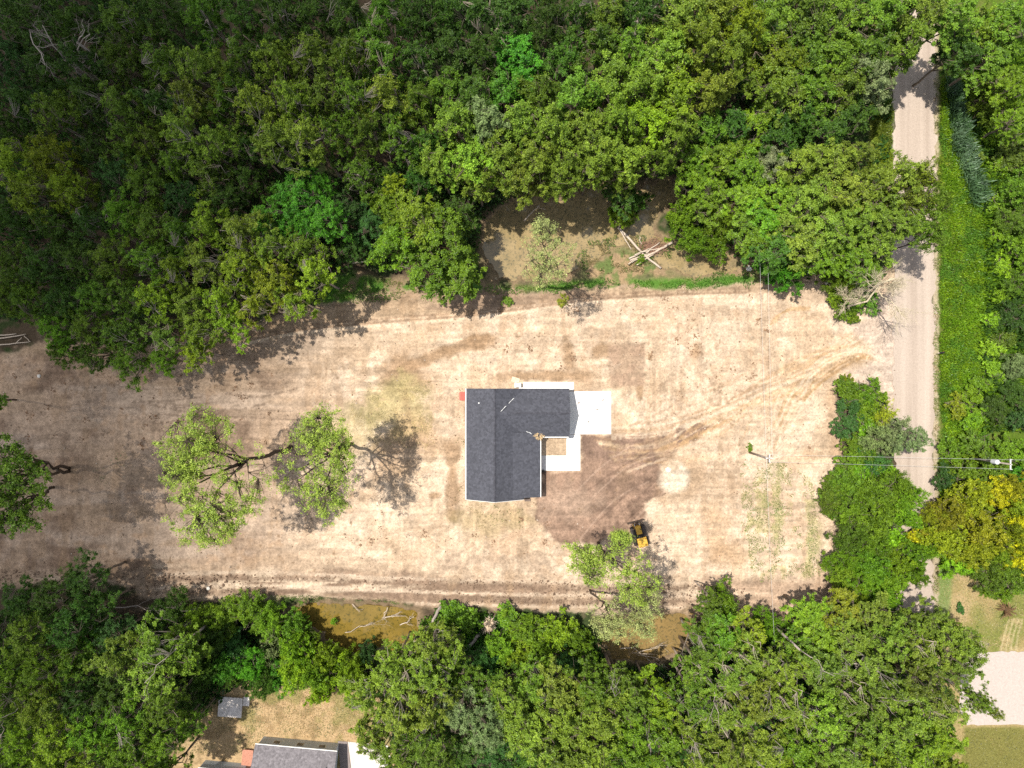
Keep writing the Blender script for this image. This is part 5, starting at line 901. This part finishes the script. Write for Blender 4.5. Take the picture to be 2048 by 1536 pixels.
def clods(name, n, seed, szr, col, poly, label, thr=None, dens=None):
    g = rng(seed); P = np.array(poly); u = g.uniform(P[:, 0].min(), P[:, 0].max(), n); v = g.uniform(P[:, 1].min(), P[:, 1].max(), n)
    k = sdf(poly, u, v) < -6
    k &= ~((u > 925) & (u < 1230) & (v > 758) & (v < 1004))
    if dens: k &= dens(u, v, g)
    u, v = u[k], v[k]; M = len(u); O = np.array([[1, 0, 0], [0, 1, 0], [-1, 0, 0], [0, -1, 0], [0, 0, .8], [0, 0, -.4]]); Fo = np.array([[0, 1, 4], [1, 2, 4], [2, 3, 4], [3, 0, 4]])
    s = szr[0] + (szr[1] - szr[0]) * g.random(M) ** 4; V = O[None] * s[:, None, None] * g.uniform(.5, 1.4, (M, 6, 1)) * g.uniform(.6, 1.4, (M, 1, 3)); a = g.uniform(0, 6.28, M)
    ca, sa = np.cos(a)[:, None], np.sin(a)[:, None]; V = np.stack([V[..., 0] * ca - V[..., 1] * sa, V[..., 0] * sa + V[..., 1] * ca, V[..., 2]], -1)
    V += np.stack([(u - 1024) / PPM, (768 - v) / PPM, np.full(M, .06)], 1)[:, None]
    F = (np.arange(M)[:, None, None] * 6 + Fo[None]).reshape(-1, 3)
    o = link(name, mesh_np(name, V.reshape(-1, 3), F, [pmat(name + "_soil_%d" % seed, col, .95, .3, 3)])); tag(o, label, "soil", None, "stuff")
clods("soil_clods", 5000, 31, (.02, .15), (.26, .175, .115), LOT, "dark soil clods scattered over the lot")
clods("soil_clods", 9000, 32, (.04, .2), (.19, .125, .085), [(-100, 1130), (300, 1140), (900, 1150), (1500, 1165), (1500, 1225), (900, 1212), (500, 1195), (-100, 1165)], "clods in the ploughed south margin of the lot")
clods("pale_stones", 3500, 33, (.02, .11), (.50, .41, .33), LOT, "pale stones scattered over the lot")
g = rng(401); hot = [(g.uniform(980, 1560), g.uniform(600, 760), g.uniform(4, 10)) for _ in range(22)] + [(1390, 700, 16), (1300, 715, 8), (1060, 700, 7), (1150, 620, 12), (1330, 598, 8), (1500, 596, 7), (1690, 880, 9), (1360, 790, 8), (1440, 740, 6), (1620, 895, 6), (1580, 890, 5)] + [(g.uniform(20, 560), g.uniform(740, 900), g.uniform(4, 9)) for _ in range(40)] + [(g.uniform(650, 1100), g.uniform(1010, 1110), g.uniform(3, 8)) for _ in range(16)]
def near(u, v, g):
    d = np.full(u.shape, 9.)
    for (a, b, r) in hot: d = np.minimum(d, np.hypot(u - a, v - b) / r)
    return g.random(len(u)) < np.clip(1.3 - d, 0, 1) * .6
clods("soil_clods", 320000, 34, (.05, .2), (.27, .165, .10), LOT, "clusters of darker crumbled earth on the sand", dens=near)
scatter("lawn_grass", [(1874, 1150), (1960, 1150), (2200, 1180), (2200, 1296), (1990, 1296), (1900, 1296), (1876, 1230)], 12000, .2, .12, [(.30, .26, .09), (.2, .22, .05), (.4, .3, .15)], "dry mown lawn east of the road", 26, "grass", aspect=.16)
scatter("lawn_grass", [(1900, 1458), (2200, 1456), (2200, 1650), (1880, 1650)], 12000, .2, .14, [(.17, .17, .03), (.24, .2, .05)], "olive mown lawn south of the gravel yard", 27, "grass", aspect=.16)
scatter("lawn_grass", [(390, 1375), (775, 1370), (780, 1480), (690, 1480), (530, 1470), (500, 1500), (440, 1510), (380, 1510)], 14000, .2, .14, [(.42, .3, .15), (.32, .26, .1), (.16, .18, .05)], "dry lawn behind the neighbouring house", 28, "grass", aspect=.16)

scatter("verge_grass", [(1866, -40), (1878, -40), (1878, 1230), (1866, 1230)], 9000, .26, .3, [(.24, .24, .08), (.15, .22, .03), (.38, .3, .16)], "straw coloured grass fringe along the east edge of the gravel road", 40, "grass", aspect=.16, mask=lambda u, v: fbm(u, v, 22, 44, 3) > .44)
scatter("verge_grass", [(1778, 150), (1790, 150), (1790, 520), (1778, 520)], 2500, .26, .3, [(.2, .25, .04), (.3, .27, .12)], "thin grass fringe along the west edge of the gravel road", 41, "grass", aspect=.16, mask=lambda u, v: fbm(u, v, 22, 45, 3) > .5)
def far_wood():
    g = rng(900); u = g.uniform(-1000, 3050, 5200); v = g.uniform(-900, 2440, 5200)
    k = ((u < -130) | (u > 2180) | (v < -130) | (v > 1670)) & (np.abs(u - 1830) > 75); u, v = u[k], v[k]
    h = 6 + 11 * fbm(u, v, 110, 901, 2); C = np.stack([(u - 1024) / PPM, (768 - v) / PPM, h], 1)
    V, F, tone = leaves(C, g.uniform(1.6, 3.0, len(C)), 70, .75, g, .7)
    o = link("woodland", mesh_np("woodland", V, F, [leafmat("woodland_leaf", .2, (.08, .15, .013))], fattr=tone)); tag(o, "mass of woodland carrying on beyond the lot on every side", "woodland", None, "stuff")
far_wood()
